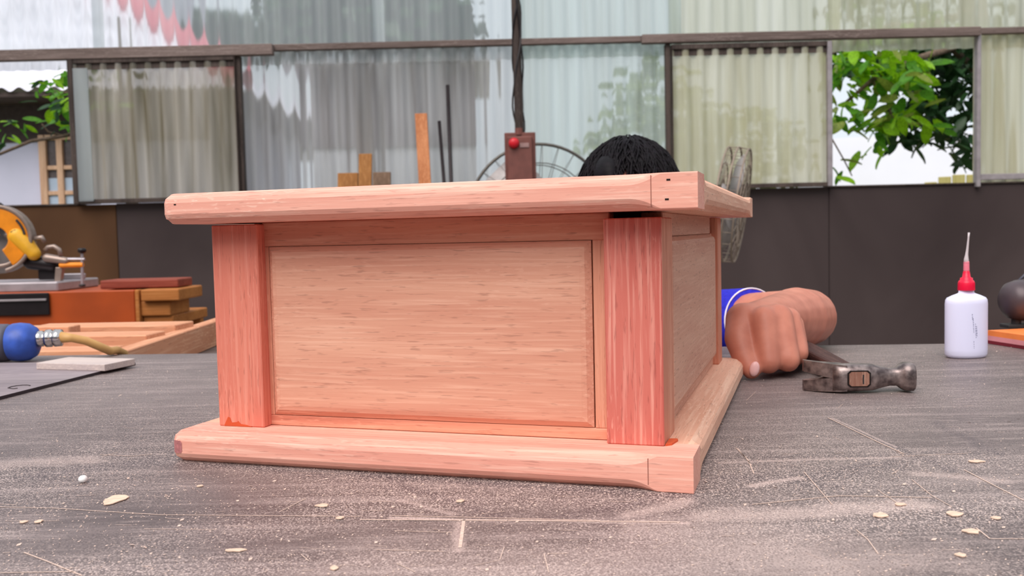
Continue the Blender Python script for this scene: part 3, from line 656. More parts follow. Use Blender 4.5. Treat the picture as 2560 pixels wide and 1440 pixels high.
# ------------------------------------------------------------------ things on the table
# glue bottle
p = gr(2415, 893); gb = thing('glue_bottle', p, .12, 'white plastic glue bottle with red cap and long thin nozzle', 'bottle')
def oval(prof, sy): return prof
pr = [(.0195, 0), (.0228, .0012), (.0243, .004), (.0246, .010), (.0246, .062), (.0240, .0665), (.0222, .0690), (.0165, .0716), (.0105, .0738), (.0090, .0748), (.0088, .0800)]
body = MB().lathe(pr, 48, sy=.66).out('bottle_body', 'bottle', gb, True)
MB().lathe([(.0092, .0775), (.0093, .0778), (.0090, .0860), (.0080, .0885), (.0069, .0890), (.0067, .0915), (.0045, .0925), (.0036, .0985), (.0030, .1000)], 28).out('cap', 'bottle_cap', gb, True)
MB().lathe([(.0032, .099), (.0033, .1005), (.0031, .1095), (.0029, .1105)], 20).out('nozzle_collar', 'nozzle_pink', gb, True)
nz = [Vector((x, 0, z)) for x, z in ((0, .1085), (-.0002, .113), (.0003, .118), (.0010, .124), (.0018, .132), (.0024, .138), (.0029, .1435))]
MB().tube(nz, [.0032, .0026, .0017, .0013, .0011, .0010, .0012], 12).out('nozzle', 'nozzle', gb, True)
pm = MB()
random.seed(3)
for x, z0, z1 in ((-.0015, .030, .047), (.0010, .024, .040), (.0022, .026, .037), (-.0020, .012, .021), (-.0022, .045, .052)):
    z = z0
    while z < z1:
        h_ = random.uniform(.0005, .0018); yy = -.66*math.sqrt(.0246**2-x*x)-.00012; xx = x-(z-.03)*.06
        pm.add([(xx, yy, z), (xx+.0008, yy+.0001, z), (xx+.0008, yy+.0001, z+h_), (xx, yy, z+h_)], [(0, 1, 2, 3)]); z += h_+random.uniform(.0004, .0012)
pm.out('printed_marks', 'print', body)
# claw hammer
HZ = .0142
hm = thing('claw_hammer', gr(2150, 986) + Vector((0, .012, 0)), -.06, 'worn steel claw hammer lying on its side beside the worker\'s hand', 'hammer')
hd = MB()
def hsec(x, hy, hz, yo=0, zo=0, rd=.35):
    r = []
    for k in range(16):
        a = 2*math.pi*k/16; ca, sa = math.cos(a), math.sin(a); e_ = 2/3.2
        r.append((x, yo+hy*abs(ca)**e_*(1 if ca > 0 else -1), HZ+zo+hz*abs(sa)**e_*(1 if sa > 0 else -1)))
    return r
secs = [hsec(-.022, .0105, .0125, .001), hsec(-.014, .0118, .0128), hsec(.0, .0120, .0128), hsec(.014, .0118, .0122), hsec(.022, .0095, .0100), hsec(.030, .0080, .0082), hsec(.037, .0082, .0084), hsec(.041, .0112, .0115), hsec(.044, .0128, .0130), hsec(.0505, .0130, .0132), hsec(.0515, .0120, .0122)]
vs = [v for s_ in secs for v in s_]; fs = []
for i in range(len(secs)-1):
    for j in range(16): fs.append((i*16+j, i*16+(j+1) % 16, (i+1)*16+(j+1) % 16, (i+1)*16+j))
fs += [tuple(range(16)), tuple(range((len(secs)-1)*16, len(secs)*16))]
head = mesh('hammer_head', vs, fs, 'steel', hm, True)
for sgn in (1, -1):                                       # two claw tines, curving away from the viewer
    vs = []; fs = []; k = 10
    for i in range(k+1):
        s_ = i/k; x = -.010-.034*s_; y = .001+.013*s_*s_; th = .0108*(1-s_)+.0028*s_
        zi = max(.0001, .0042*max(0, (s_-.42)/.58)); zo = .0120+.0030*s_
        za, zb = (zi, zo) if sgn > 0 else (-zo, -zi)
        if sgn < 0: za += .0012*s_
        vs += [(x, y-th, HZ+za), (x, y+th, HZ+za), (x, y+th, HZ+zb), (x, y-th, HZ+zb)]
    for i in range(k):
        for j in range(4): fs.append((i*4+j, i*4+(j+1) % 4, i*4+4+(j+1) % 4, i*4+4+j))
    fs += [(0, 1, 2, 3), tuple(range(k*4, k*4+4))]
    mesh('claw', vs, fs, 'steel', hm, False)
ey_ = MB().add([(x, -.0122, HZ+z) for x, z in ((-.0105, -.0055), (-.008, -.0078), (.008, -.0078), (.0105, -.0055), (.0105, .0055), (.008, .0078), (-.008, .0078), (-.0105, .0055))], [tuple(range(8))])
ey_.add([(x*.86, -.0126, HZ+z*.84) for x, z in ((-.0105, -.0055), (-.008, -.0078), (.008, -.0078), (.0105, -.0055), (.0105, .0055), (.008, .0078), (-.008, .0078), (-.0105, .0055))], [tuple(range(8))])
ey_.v[0:8] = [v for v in ey_.v[0:8]]
MB().add(ey_.v[:8], [tuple(range(8))]).out('eye_slot', 'darkhole', hm)
MB().add(ey_.v[8:] + [v+Vector((0, .01, 0)) for v in ey_.v[8:]], [tuple(range(8)), tuple(range(8, 16))]+[(i, (i+1) % 8, 8+(i+1) % 8, 8+i) for i in range(8)]).out('handle_end', 'hammer_wood', hm)
bbox('wedge', (.0030, -.0129, HZ-.0045), (.0042, -.0120, HZ+.004), 'iron', hm, 0)
hs_ = []
for i in range(9):
    s_ = i/8; y = .008+.255*s_; wdt = .0085+.004*math.sin(math.pi*s_)*(.4)+.003*s_; hh = .0070+.003*s_
    hs_ += [(-wdt-.001+.0*s_, y, HZ-hh), (wdt, y, HZ-hh), (wdt, y, HZ+hh), (-wdt, y, HZ+hh)]
fs = [(i*4+j, i*4+(j+1) % 4, i*4+4+(j+1) % 4, i*4+4+j) for i in range(8) for j in range(4)]+[(0, 1, 2, 3), (32, 33, 34, 35)]
bevel(mesh('handle', hs_, fs, 'handle_dark', hm), .003, 2)
# left: thin grey board, offcut, pneumatic tool with hose
A, B = gr(339, 913), gr(0, 1000); d = (B-A).normalized(); n_ = Vector((-abs(d.y), d.x*(-1 if d.y < 0 else 1), 0)); n_ = Vector((d.y, -d.x, 0)); 
if n_.x > 0: n_ = -n_
q = [A, A+d*.62, A+d*.62+n_*.60, A+n_*.60]
tbd = thing('thin_board', A, 0, 'thin grey board lying flat at the left end of the table', 'board')
o = MB().prism([((v-A).x, (v-A).y) for v in q], .0002, .0036).out('board_sheet', 'grey_sheet', tbd)
o.data.materials.append(MT['edge_shade_pencil'])
for p_ in o.data.polygons:
    if abs(p_.normal.z) < .5: p_.material_index = 1  # shadow at the board's edge painted as a dark colour on its sides
pm = MB(); cpt = gr(48, 968, .0036)-A
pm.tube([cpt+Vector((.010*math.cos(a)*(.5 if a > 4 else 1), .012*math.sin(a), .0003)) for a in (i*.6 for i in range(1, 10))], .0006, 5); pm.out('pencil_scribble', 'edge_shade_pencil', o)
P1, P2, P3 = gr(91, 923, .0037), gr(262, 928, .0037), gr(338, 912, .0037); P4 = P1+(P3-P2)
of = thing('wood_offcut', P2, 0, 'small pale wood strip lying on the thin grey board', 'offcut')
bevel(MB().prism([((v-P2).x, (v-P2).y) for v in (P1, P2, P3, P4)], .0, .0078).out('strip', 'offcut_pale', of), .0006)
tc = at(45, 853, 1.235); pt = thing('air_tool', (tc.x, tc.y, 0), .06, 'blue and grey pneumatic tool end with chrome coupler and tan hose', 'tool')
tz = .0262; k = 1.235/2334
bl = MB().lathe([(.010, -.02), (.020, -.016), (.0248, -.006), (.0258, .004), (.0246, .014), (.020, .022), (.012, .0262)], 28, (0, 0, tz), (1, 0, 0)).out('blue_cap', 'blue_plastic', pt, True)
MB().lathe([(.021, -.13), (.0252, -.125), (.0256, -.03), (.0250, -.010), (.0236, -.004)], 28, (-.004, 0, tz-.0003), (1, 0, 0)).out('grip_body', 'grey_rubber', pt, True)
cp = MB().lathe([(.009, .024), (.0105, .026), (.0105, .032), (.0085, .033), (.0085, .036), (.0118, .037), (.0118, .043), (.0100, .044), (.0100, .047), (.0118, .048), (.0112, .056), (.0075, .058)], 24, (0, 0, tz+.003), (1, .02, .02)).out('coupler', 'chrome', pt, True)
def L_(v): return Matrix.Rotation(-.06, 3, 'Z') @ (v-Vector((tc.x, tc.y, 0)))
hp = [at(150, 843, 1.237), at(180, 845, 1.24), at(215, 852, 1.25), at(248, 866, 1.26), at(275, 878, 1.272), at(292, 884, 1.29)]
hp[-1].z = .0062; hp.append(hp[-1]+Vector((.004, .014, -.006))); hp.append(hp[-1]+Vector((.002, .010, -.03))); hp.append(hp[-1]+Vector((0, .01, -.2))); hp.append(hp[-1]+Vector((-.1, .05, -.5)))
MB().tube([L_(v) for v in hp], [.0078]+[.0056]*(len(hp)-1), 12).out('air_hose', 'hose', pt, True)
# right: painted board and dark motor
A, B = gr(2468, 859), gr(2562, 874); d = (B-A).normalized(); n_ = Vector((-d.y, d.x, 0))
if n_.x < 0: n_ = -n_
ob = thing('painted_board', A, 0, 'orange topped board with maroon lower edge behind the glue bottle', 'board')
for nm, z0, z1, m in (('bottom_layer', .0003, .0045, 'maroon'), ('middle_layer', .0045, .0105, 'pink_board'), ('top_layer', .0105, .0172, 'orange_board')):
    q = [Vector((0, 0, 0)), d*.30, d*.30+n_*.22, n_*.22]; MB().prism([(v.x, v.y) for v in q], z0, z1).out(nm, m, ob)
mp = at(2560, 750, 1.22); md = thing('electric_motor', (mp.x, mp.y, .0174), .0, 'dark grey ribbed motor on a small metal foot at the right edge', 'motor')
mz = mp.z-.0174
MB().lathe([(.006, -.028), (.016, -.0265), (.0235, -.020), (.0265, -.010), (.027, .004), (.027, .06), (.022, .066)], 32, (0, 0, mz), (1, .1, 0)).out('motor_housing', 'motor', md, True)
for i in range(6):
    z = -.010+i*.0036; MB().ring((-.006, 0, mz), (1, .1, 0), .0262+.0002*i, .0006, 40, 5).out('cooling_rib', 'motor', md, True).location = (-.003+i*.0032, 0, 0)
bbox('foot_plate', (-.026, -.012, mz-.036), (.05, .012, mz-.031), 'iron', md, .001)
MB().tube([(-.010, 0, mz-.024), (-.010, 0, mz-.034)], .006, 10).out('foot_screw', 'iron', md)
MB().tube([(-.016, 0, mz-.034), (-.012, 0, .004), (-.010, 0, 0)], [.0022, .0026, .005], 10).out('foot', 'black_metal', md)
MB().tube([(.04, 0, mz-.034), (.04, 0, .004), (.04, 0, 0)], [.0022, .0026, .005], 10).out('foot', 'black_metal', md)
MB().tube([at(2545, 703, 1.235)-md.location, at(2570, 680, 1.24)-md.location, at(2640, 640, 1.25)-md.location, at(2700, 700, 1.25)-md.location, Vector((.075, .0, mz))], .0018, 8).out('cable', 'grey_rubber', md, True)
# wood chips and sawdust
random.seed(11)
flakes = [(287, 1251, 30, 11, 'large oval pale wood flake on the table left of the box'),
          (2388, 1287, 24, 6, 'upper of two oval flakes near the right table front'), (2428, 1331, 22, 6, 'lower of two oval flakes near the right table front'),
          (2250, 1263, 17, 3, 'narrow flake on the bare table right of the box corner'), (2440, 1155, 24, 3, 'thin curved flake on the table below the glue bottle'),
          (1150, 1255, 13, 3, 'small flake just in front of the box base centre'), (850, 1297, 12, 3, 'small flake on the long dust line left of centre'),
          (97, 1306, 10, 3, 'right one of a close pair of tiny flakes at far left'), (60, 1307, 10, 2.5, 'left one of a close pair of tiny flakes at far left'),
          (2200, 1290, 20, 6, 'ragged flake left of the two oval flakes at right'), (835, 1423, 11, 5, 'square flake at the very front edge left of centre'),
          (805, 1266, 18, 4, 'flake between the box base and the long dust line'), (590, 1378, 28, 4, 'long thin flake at the table front left of centre'),
          (2490, 1297, 14, 3, 'flake at the right picture edge beside the oval flakes'), (2400, 1390, 14, 5, 'frontmost flake at the right of the table'),
          (500, 1217, 8, 2, 'tiny flake below the left end of the box base')]
for i, (x, y, a, b, lb) in enumerate(flakes):
    c0 = gr(x, y); dx = (gr(x+a, y)-c0).length; dy = (gr(x, y-b)-c0).length; n = 11
    ring = [(dx*math.cos(2*math.pi*j/n)*random.uniform(.7, 1.1), dy*math.sin(2*math.pi*j/n)*random.uniform(.6, 1.15)) for j in range(n)]
    o = MB().prism(ring, .0004, .0009).out('wood_chip', 'chip'); o.location = c0
    tag(o, lb, 'wood chip', 'wood flakes on the table')
o = MB().ell((0, 0, .0025), (.003, .003, .0025), 12).out('bead', 'bead', None, True); o.location = gr(208, 1207)
tag(o, 'tiny white bead on the table left of the box', 'bead')
sd = MB()
for i in range(12000):
    if random.random() < .45: x, y = random.uniform(-.3, .32), random.uniform(.36, .62)
    else: x, y = random.uniform(-.7, .75), random.uniform(.38, 1.15)
    s_ = random.uniform(.00012, .0004)*(1 if random.random() < .96 else 2.4); a = random.uniform(0, 3.14); b = random.uniform(.5, 2.6)
    ca, sa = math.cos(a)*s_, math.sin(a)*s_; z = .0004+s_*.4
    sd.add([(x-ca*b, y-sa*b, .0003), (x+sa, y-ca, .0003), (x+ca*b, y+sa*b, z), (x-sa, y+ca, z)], [(0, 1, 2, 3)])
tag(sd.out('sawdust', 'dust'), 'fine pale sawdust and shavings scattered over the dark table top', 'sawdust', kind='stuff')
# ------------------------------------------------------------------ lumber beyond the table
ls = thing('lumber_stand', (-.75, 1.75, FLOOR), 0, 'low wooden stand carrying sawn boards behind the table', 'stand')
bbox('stand_top', (-.75, -.37, T(-.075)), (.45, .50, T(-.050)), 'frame_wood', ls, .002)
for x in (-.7, .4):
    for y in (-.32, .45): bbox('leg', (x-.03, y-.03, 0), (x+.03, y+.03, T(-.075)), 'lumber_y', ls, .003)
def board(name, p0, p1, wd, z0, z1, mat, label):
    """board lying between two ground points (x,y), wd across"""
    a, b = Vector((p0[0], p0[1], 0)), Vector((p1[0], p1[1], 0)); d = b-a; L = d.length; o = thing(name, (a.x, a.y, z0), math.atan2(d.y, d.x), label, 'board', 'sawn boards behind the table')
    bbox('plank', (0, 0, 0), (L, wd, z1-z0), mat, o, .0015); return o
def bx_(px, py, Y): v = at(px, py, Y); return (v.x, v.y)
ZS = -.0498
board('sawn_board', bx_(-80, 880, 1.42), bx_(262, 880, 1.405), .06, ZS, at(200, 876, 1.41).z, 'lumber', 'lowest pale pink sawn board, nearest behind the table')
board('sawn_board', bx_(-60, 850, 1.52), bx_(366, 850, 1.50), .07, ZS, at(300, 838, 1.51).z, 'lumber', 'middle sawn board lying across behind the table')
board('sawn_board', bx_(60, 825, 1.66), bx_(438, 825, 1.64), .08, ZS, at(300, 815, 1.65).z, 'lumber', 'farthest long sawn board with a dark stain behind the table')
board('sawn_board', bx_(30, 820, 1.60), bx_(172, 820, 1.595), .04, ZS, at(120, 817, 1.6).z, 'lumber', 'short sawn offcut board beside the air tool coupler')
zt = -.001
p0, p1 = gr(290, 884, zt), gr(620, 776, zt)
o = board('slanting_board', (p0.x, p0.y), (p1.x, p1.y), .026, ZS+.001, zt, 'lumber', 'sawn board on edge slanting back beside the left box post'); o.location.z = ZS+.0001

# ------------------------------------------------------------------ saw bench and mitre saw, left
SY = 2.62; zt = at(200, 728, SY).z; zb = at(200, 812, SY).z
x1 = at(338, 770, SY).x; x0 = at(-420, 770, SY).x
sb = thing('saw_bench', ((x0+x1)/2, SY, FLOOR), 0, 'burnt orange wooden saw bench at the left', 'workbench'); hw = (x1-x0)/2
bbox('front_board', (-hw, 0, T(zb)), (hw, .03, T(zt)), 'orange_paint', sb, .003)
bbox('bench_top', (-hw, .03, T(zt)-.03), (hw, .42, T(zt)-.002), 'orange_paint', sb, .003)
bbox('end_strip', (hw+.0002, .0, T(zb)), (hw+.012, .03, T(zt)), 'tan_block', sb, .002)
for x in (-hw+.1, hw-.12):
    for y in (.06, .38): bbox('leg', (x-.03, y-.03, 0), (x+.03, y+.03, T(zt)-.03), 'tan_block', sb, .003)
for px in (195, 245): bbox('foot_block', (at(px, 812, SY).x-sb.location.x-.02, .005, T(zb)-.014), (at(px, 812, SY).x-sb.location.x+.03, .03, T(zb)), 'tan_block', sb, .002)
# planks behind the bench end
def blk(name, px0, px1, py0, py1, Y, dp, mat, label, cat='board', grp='blocks stacked at the bench end', zb_=None):
    a, b = at(px0, py1, Y), at(px1, py0, Y); z0 = a.z if zb_ is None else zb_
    o = thing(name, ((a.x+b.x)/2, Y, z0), 0, label, cat, grp); bbox('block', (-(b.x-a.x)/2, 0, 0), ((b.x-a.x)/2, dp, b.z-z0), mat, o, .004, seg=2); return o
zz1 = at(400, 790, 2.63).z
st_ = thing('trestle', (at(390, 800, 2.63).x+.015, 2.74, FLOOR), 0, 'small wooden trestle at the end of the orange saw bench', 'trestle')
bbox('trestle_top', (-.055, -.1, T(zz1)-.03), (.03, .2, T(zz1)), 'tan_block', st_, .003)
for x in (-.04, .012):
    for y in (-.07, .16): bbox('leg', (x-.014, y-.014, 0), (x+.014, y+.014, T(zz1)-.03), 'tan_block', st_, .002)
b2 = blk('wood_block', 352, 425, 752, 790, 2.63, .16, 'tan_block', 'lower brown wood block at the end of the orange bench', zb_=zz1+.0002)
z2 = at(400, 752, 2.63).z+.0004
b1 = blk('wood_block', 352, 447, 722, 752, 2.61, .2, 'tan_block', 'wider tan wood block under the dark red plank end', zb_=z2)
z3 = at(400, 722, 2.61).z+.0004
b3 = blk('dark_red_plank', 250, 445, 697, 722, 2.66, .12, 'dark_red_plank', 'dark red plank lying across the bench end', zb_=z3)
# mitre saw
MS = Vector((at(60, 725, 2.72).x, 2.80, zt-.0018))
ms = thing('mitre_saw', MS, 0, 'orange mitre saw with metal guard standing on the orange bench', 'saw')
def ml(px, py, Y=2.72): return at(px, py, Y)-MS
a = ml(-120, 724); b = ml(118, 708)
bbox('saw_table', (a.x, -.13, .0), (ml(165, 720).x, .14, .028), 'saw_silver', ms, .004)
bbox('front_extrusion', (a.x, -.19, -.062), (ml(116, 740, 2.6).x, -.182, .0), 'black_metal', ms, .002)
bbox('front_extrusion_lip', (a.x, -.196, -.022), (ml(112, 740, 2.6).x, -.1901, -.016), 'frame_grey', ms, .001)
bbox('fence', (ml(82, 708).x, .04, .028), (ml(164, 708).x, .055, .045), 'saw_silver', ms, .003)
gc = ml(-6, 598)
MB().lathe([(.01, -.004), (.100, -.0015), (.100, .0015), (.01, .004)], 48, gc, (-.25, 1, 0)).out('blade', 'chrome', ms)
def arcplate(name, r0, r1, a0, a1, th, yo, mat, n=18):
    vs = []; fs = []; ax = Vector((-.25, 1, 0)).normalized(); ux = Vector((1, .25, 0)).normalized(); uz = Vector((0, 0, 1))
    for i in range(n+1):
        t_ = math.radians(a0+(a1-a0)*i/n); dr = ux*math.cos(t_)+uz*math.sin(t_)
        for r_, y_ in ((r0, yo), (r1, yo), (r1, yo+th), (r0, yo+th)): vs.append(gc+dr*r_+ax*y_)
    for i in range(n):
        for j in range(4): fs.append((i*4+j, i*4+(j+1) % 4, i*4+4+(j+1) % 4, i*4+4+j))
    fs += [(0, 1, 2, 3), tuple(range(n*4, n*4+4))]; return bevel(mesh(name, vs, fs, mat, ms), .003)
arcplate('upper_guard', .036, .090, -60, 120, .055, -.035, 'saw_orange')
arcplate('guard_rim', .090, .100, -75, 130, .062, -.038, 'saw_metal')
arcplate('lower_guard', .074, .084, 150, 330, .03, -.02, 'saw_metal')
arcplate('guard_slot', .078, .085, 8, 42, .004, -.0395, 'iron', 6)
arcplate('guard_slot', .048, .064, 5, 25, .004, -.0395, 'iron', 6)
mo = MB().cap(ml(46, 590, 2.72), ml(84, 634, 2.72), .030, .020, 18).out('motor_nose', 'saw_yellow', ms, True)
MB().ell(gc+Vector((.028, -.05, .012)), (.006, .006, .006), 10).out('bolt', 'chrome', ms, True)
MB().cap(ml(78, 655, 2.74), ml(130, 662, 2.74), .022, .02, 14).out('pivot_housing', 'black_metal', ms, True)
bevel(MB().box(ml(95, 700, 2.74), ml(135, 655, 2.74)+Vector((0, .05, 0))).out('pivot_column', 'black_metal', ms), .004)
MB().tube([ml(88, 597, 2.72), ml(104, 594, 2.72), ml(112, 605, 2.72)], [.007, .008, .006], 10).out('lock_lever', 'saw_metal', ms, True)
MB().tube([ml(113, 626), ml(120, 618), ml(135, 616), ml(148, 624), ml(152, 640)], .0065, 10).out('carry_handle', 'saw_metal', ms, True)
MB().cap(ml(118, 645), ml(165, 652), .013, .010, 12).out('arm_casting', 'saw_metal', ms, True)
MB().tube([ml(150, 648), ml(212, 648)], .0045, 10).out('slide_rod', 'saw_silver', ms)
MB().tube([ml(150, 663), ml(208, 662)], .0075, 12).out('clamp_arm', 'saw_orange', ms)
MB().tube([ml(206, 716), ml(205, 632)], .0042, 10).out('clamp_rod', 'saw_silver', ms)
MB().lathe([(.004, -.008), (.011, -.004), (.012, .004), (.008, .008)], 16, ml(205, 627)).out('clamp_knob', 'black_metal', ms, True)
MB().lathe([(.005, .0), (.009, .002), (.009, .007), (.004, .008)], 14, ml(206, 717)).out('clamp_pad', 'iron', ms, True)
bevel(MB().add([ml(135, 708), ml(150, 708), ml(156, 668), ml(138, 668)]+[v+Vector((0, .02, 0)) for v in (ml(135, 708), ml(150, 708), ml(156, 668), ml(138, 668))], [(0, 1, 2, 3), (7, 6, 5, 4), (0, 1, 5, 4), (1, 2, 6, 5), (2, 3, 7, 6), (3, 0, 4, 7)]).out('support_web', 'saw_metal', ms), .002)
MB().ell(ml(-6, 522), (.02, .02, .02), 14).out('grip_knob', 'black_metal', ms, True)

# ------------------------------------------------------------------ pole with wires and switch board
PYY = 4.3; px_ = at(1299, 320, PYY).x
po = thing('wooden_pole', (px_, PYY, FLOOR), 0, 'slim dark pole with cables wrapped around it at the centre', 'pole')
MB().tube([(-.004, 0, 0), (0, 0, 1.2), (-.006, 0, 1.9), (-.01, 0, 3.4)], [.02, .02, .019, .019], 12).out('pole_shaft', 'frame_dark', po, True)
for k in range(3):
    pts = []
    for i in range(60):
        z = T(.42)+i*.035; a = k*2.1+i*.32*(1 if k != 1 else -.5); r_ = .023+.004*math.sin(i*.9+k)
        pts.append((-.004+r_*math.cos(a), r_*math.sin(a), z))
    MB().tube(pts, .0045, 6).out('cable', 'black_metal' if k else 'iron', po, True)
MB().tube([(-.025, -.01, T(1.22)), (-.035, -.01, T(1.5)), (-.03, -.01, T(2.4))], .003, 6).out('cable', 'black_metal', po, True)
sw0, sw1 = at(1264, 470, PYY-.03), at(1338, 332, PYY-.03)
sw = thing('switch_box', ((sw0.x+sw1.x)/2, PYY-.09, sw0.z-.12), 0, 'red brown switch box with a red push button on the central pole', 'switch box'); hw = (sw1.x-sw0.x)/2; hh = sw1.z-sw0.z+.12
bbox('back_board', (-hw, .03, 0), (hw, .066, hh), 'brown_box', sw, .003)
bbox('cover', (-hw+.012, .006, .012), (hw-.016, .03, hh-.02), 'brown_box', sw, .004)
MB().lathe([(.024, 0), (.024, .01), (.018, .022), (.010, .026)], 20, (-.028, .006, hh-.05), (0, -1, 0)).out('push_button', 'red', sw, True)
bbox('name_plate', (-.002, .002, hh-.07), (.04, .006, hh-.05), 'mauve', sw, .001)
MB().tube([(-.005, .04, hh-.01), (-.005, .04, hh+.02)], .018, 10).out('cable_gland', 'brown_box', sw)

# ------------------------------------------------------------------ fans
def fan(name, c, R, ax, label, depth, dark, drum=False):
    base = Vector((c.x, c.y, FLOOR)); t_ = thing(name, base, 0, label, 'fan'); c_ = c-base; ax = Vector(ax).normalized(); a = ax.orthogonal().normalized(); b_ = ax.cross(a)
    cg = MB()
    cg.ring(c_, ax, R, .0075 if not drum else .004, 56, 6)
    if drum:
        for sg in (1, -1): cg.ring(c_+ax*sg*depth*.85, ax, R*.985, .004, 56, 6)
    cg.out('cage_rim', dark, t_, True)
    for sg, nm in ((1, 'front_grille'), (-1, 'rear_grille')):
        g = MB()
        for rr, zz in ((R*.72, .98 if drum else .75), (R*.42, 1.0 if drum else .97), (R*.16, 1.0)): g.ring(c_+ax*sg*depth*zz, ax, rr, .0024, 40, 4)
        n = 26
        for i in range(n):
            th = 2*math.pi*i/n; d_ = a*math.cos(th)+b_*math.sin(th)
            g.tube([c_+d_*R, c_+d_*R*(.985 if drum else .95)+ax*sg*depth*(.85 if drum else .35), c_+d_*R*.72+ax*sg*depth*(.98 if drum else .75), c_+d_*R*.42+ax*sg*depth*.97, c_+d_*R*.12+ax*sg*depth], .0014, 4, False)
        g.out(nm, dark, t_, True)
    for k in range(3):
        th = k*2.094+.5; d_ = a*math.cos(th)+b_*math.sin(th); p_ = ax.cross(d_); vs = []
        for i in range(6):
            s_ = .12+.76*i/5; w_ = R*(.16+.26*math.sin(math.pi*min(1, .2+.75*i/5))); tw = .35
            for sg in (-1, 1):
                q_ = c_+d_*R*s_+p_*sg*w_+ax*sg*w_*tw; vs += [q_, q_+ax*.003]
        fs = []
        for i in range(5):
            m_ = i*4; fs += [(m_, m_+2, m_+6, m_+4), (m_+1, m_+5, m_+7, m_+3), (m_, m_+4, m_+5, m_+1), (m_+2, m_+3, m_+7, m_+6)]
        fs += [(0, 1, 3, 2), (20, 22, 23, 21)]
        mesh('blade', vs, fs, 'fan_blade', t_, True)
    MB().lathe([(.02, -.01), (R*.16, 0), (R*.16, .03), (.02, .05)], 20, c_, ax).out('hub', dark, t_, True)
    MB().lathe([(.05, 0), (R*.26, .02), (R*.26, .12), (.05, .15)], 20, c_-ax*(depth+.02), -ax).out('motor', 'iron', t_, True)
    MB().tube([c_-ax*(depth+.08)+Vector((0, 0, -.05)), Vector(((-ax*(depth+.08)).x, (-ax*(depth+.08)).y, .04))], .018, 12).out('stand_pole', 'iron', t_)
    MB().lathe([(.2, 0), (.2, .012), (.05, .035), (.02, .05)], 28, Vector(((-ax*(depth+.08)).x, (-ax*(depth+.08)).y, 0))).out('stand_base', 'iron', t_, True)
    return t_
fan('floor_fan', at(1348, 537, 4.5), 175*4.5/2334.6, (.05, -1, 0), 'large round wire cage fan behind the switch box', .09, 'cage')
fan('pedestal_fan', at(1829, 512, 3.7), 143*3.7/2334.6, (.93, -.33, -.15), 'pedestal fan turned sideways, seen behind the box lid at right', .046, 'cage_tan', True)

# ------------------------------------------------------------------ boards and rods leaning on the wall
def leaner(name, px0, py0, pxb, pyb, wpx, Yt, Yb, th, mat, label, cat, grp=None, rnd=False):
    top = at(px0, py0, Yt); low = at(pxb, pyb, Yt-(Yt-Yb)*.3); d_ = (low-top); k_ = (top.z-FLOOR)/(-d_.z); foot = top+d_*k_; foot.z = FLOOR+.001
    o = thing(name, foot, 0, label, cat, grp); v = top-foot; w_ = wpx*Yt/2334.6/2
    if rnd: MB().tube([(0, 0, 0), v], w_, 10).out('rod_shaft', mat, o, True)
    else:
        s_ = Vector((w_, 0, 0)); n = v.cross(s_).normalized()*th
        if n.y < 0: n = -n
        bevel(MB().add([-s_, s_, s_+n, -s_+n, v-s_, v+s_, v+s_+n, v-s_+n], [(0, 3, 2, 1), (4, 5, 6, 7), (0, 1, 5, 4), (1, 2, 6, 5), (2, 3, 7, 6), (3, 0, 4, 7)]).out('plank', mat, o), .002)
    return o
leaner('leaning_plank', 1052, 283, 1062, 457, 30, 4.70, 4.4, .02, 'plank_orange', 'orange brown plank leaning upright against the wall', 'plank')
leaner('dark_rod', 1098, 303, 1110, 455, 9, 4.72, 4.5, .0, 'dark_rod', 'shorter dark rod leaning on the wall beside the plank', 'rod', 'dark rods leaning on the wall', True)
leaner('dark_rod', 1119, 213, 1128, 455, 10, 4.72, 4.5, .0, 'dark_rod', 'taller dark rod leaning on the wall beside the plank', 'rod', 'dark rods leaning on the wall', True)
leaner('upright_offcut', 913, 384, 912, 465, 32, 4.52, 4.44, .02, 'plank_brown', 'narrow upright brown board between two wider boards', 'board', 'boards standing by the wall')
leaner('wide_offcut', 869, 432, 869, 465, 50, 4.60, 4.567, .025, 'plank_brown', 'wide low orange brown board standing by the wall', 'board', 'boards standing by the wall')
leaner('grey_offcut', 954, 430, 954, 465, 44, 4.68, 4.645, .025, 'plank_grey', 'grey brown board standing right of the upright board', 'board', 'boards standing by the wall')

# ------------------------------------------------------------------ the worker
HX, HYY = at(1578, 430, 1.42).x, 1.42
pe = thing('person', (HX, 1.5, FLOOR), 0, 'person with black hair in a blue short-sleeved shirt crouched behind the box, pressing its base', 'person')
q0 = Vector((HX, 1.5, FLOOR)); LP = lambda v: Vector(v)-q0
bd = MB()
def cp_(a, b, r0, r1, n=16): bd.cap(LP(a), LP(b), r0, r1, n)
htop = at(1585, 349, HYY).z
hc = Vector((HX, HYY, htop-.118))
bow = RX(.35)
bd.ell(LP(hc+Vector((0, .012, .018))), (.074, .090, .092), 24, bow)                     # skull
bd.ell(LP(hc+Vector((0, -.040, -.045))), (.054, .050, .068), 20, bow)                   # face and jaw
bd.cap(LP(hc+Vector((0, -.088, .0))), LP(hc+Vector((0, -.108, -.030))), .008, .013, 12)    # nose
bd.ell(LP(hc+Vector((0, -.092, -.062))), (.024, .010, .009), 12)                        # lips
bd.ell(LP(hc+Vector((.028, -.066, .016))), (.024, .018, .007), 14); bd.ell(LP(hc+Vector((-.028, -.066, .016))), (.024, .018, .007), 14)                         # brow
for s_ in (-1, 1): bd.ell(LP(hc+Vector((s_*.077, .012, -.012))), (.010, .018, .030), 12)   # ears
neck = Vector((HX, HYY+.09, .015)); cp_(hc+Vector((0, .045, -.05)), neck, .054, .060)
chest = Vector((HX, 1.56, -.12)); belly = Vector((HX, 1.60, -.36)); hip = Vector((HX, 1.66, -.50))
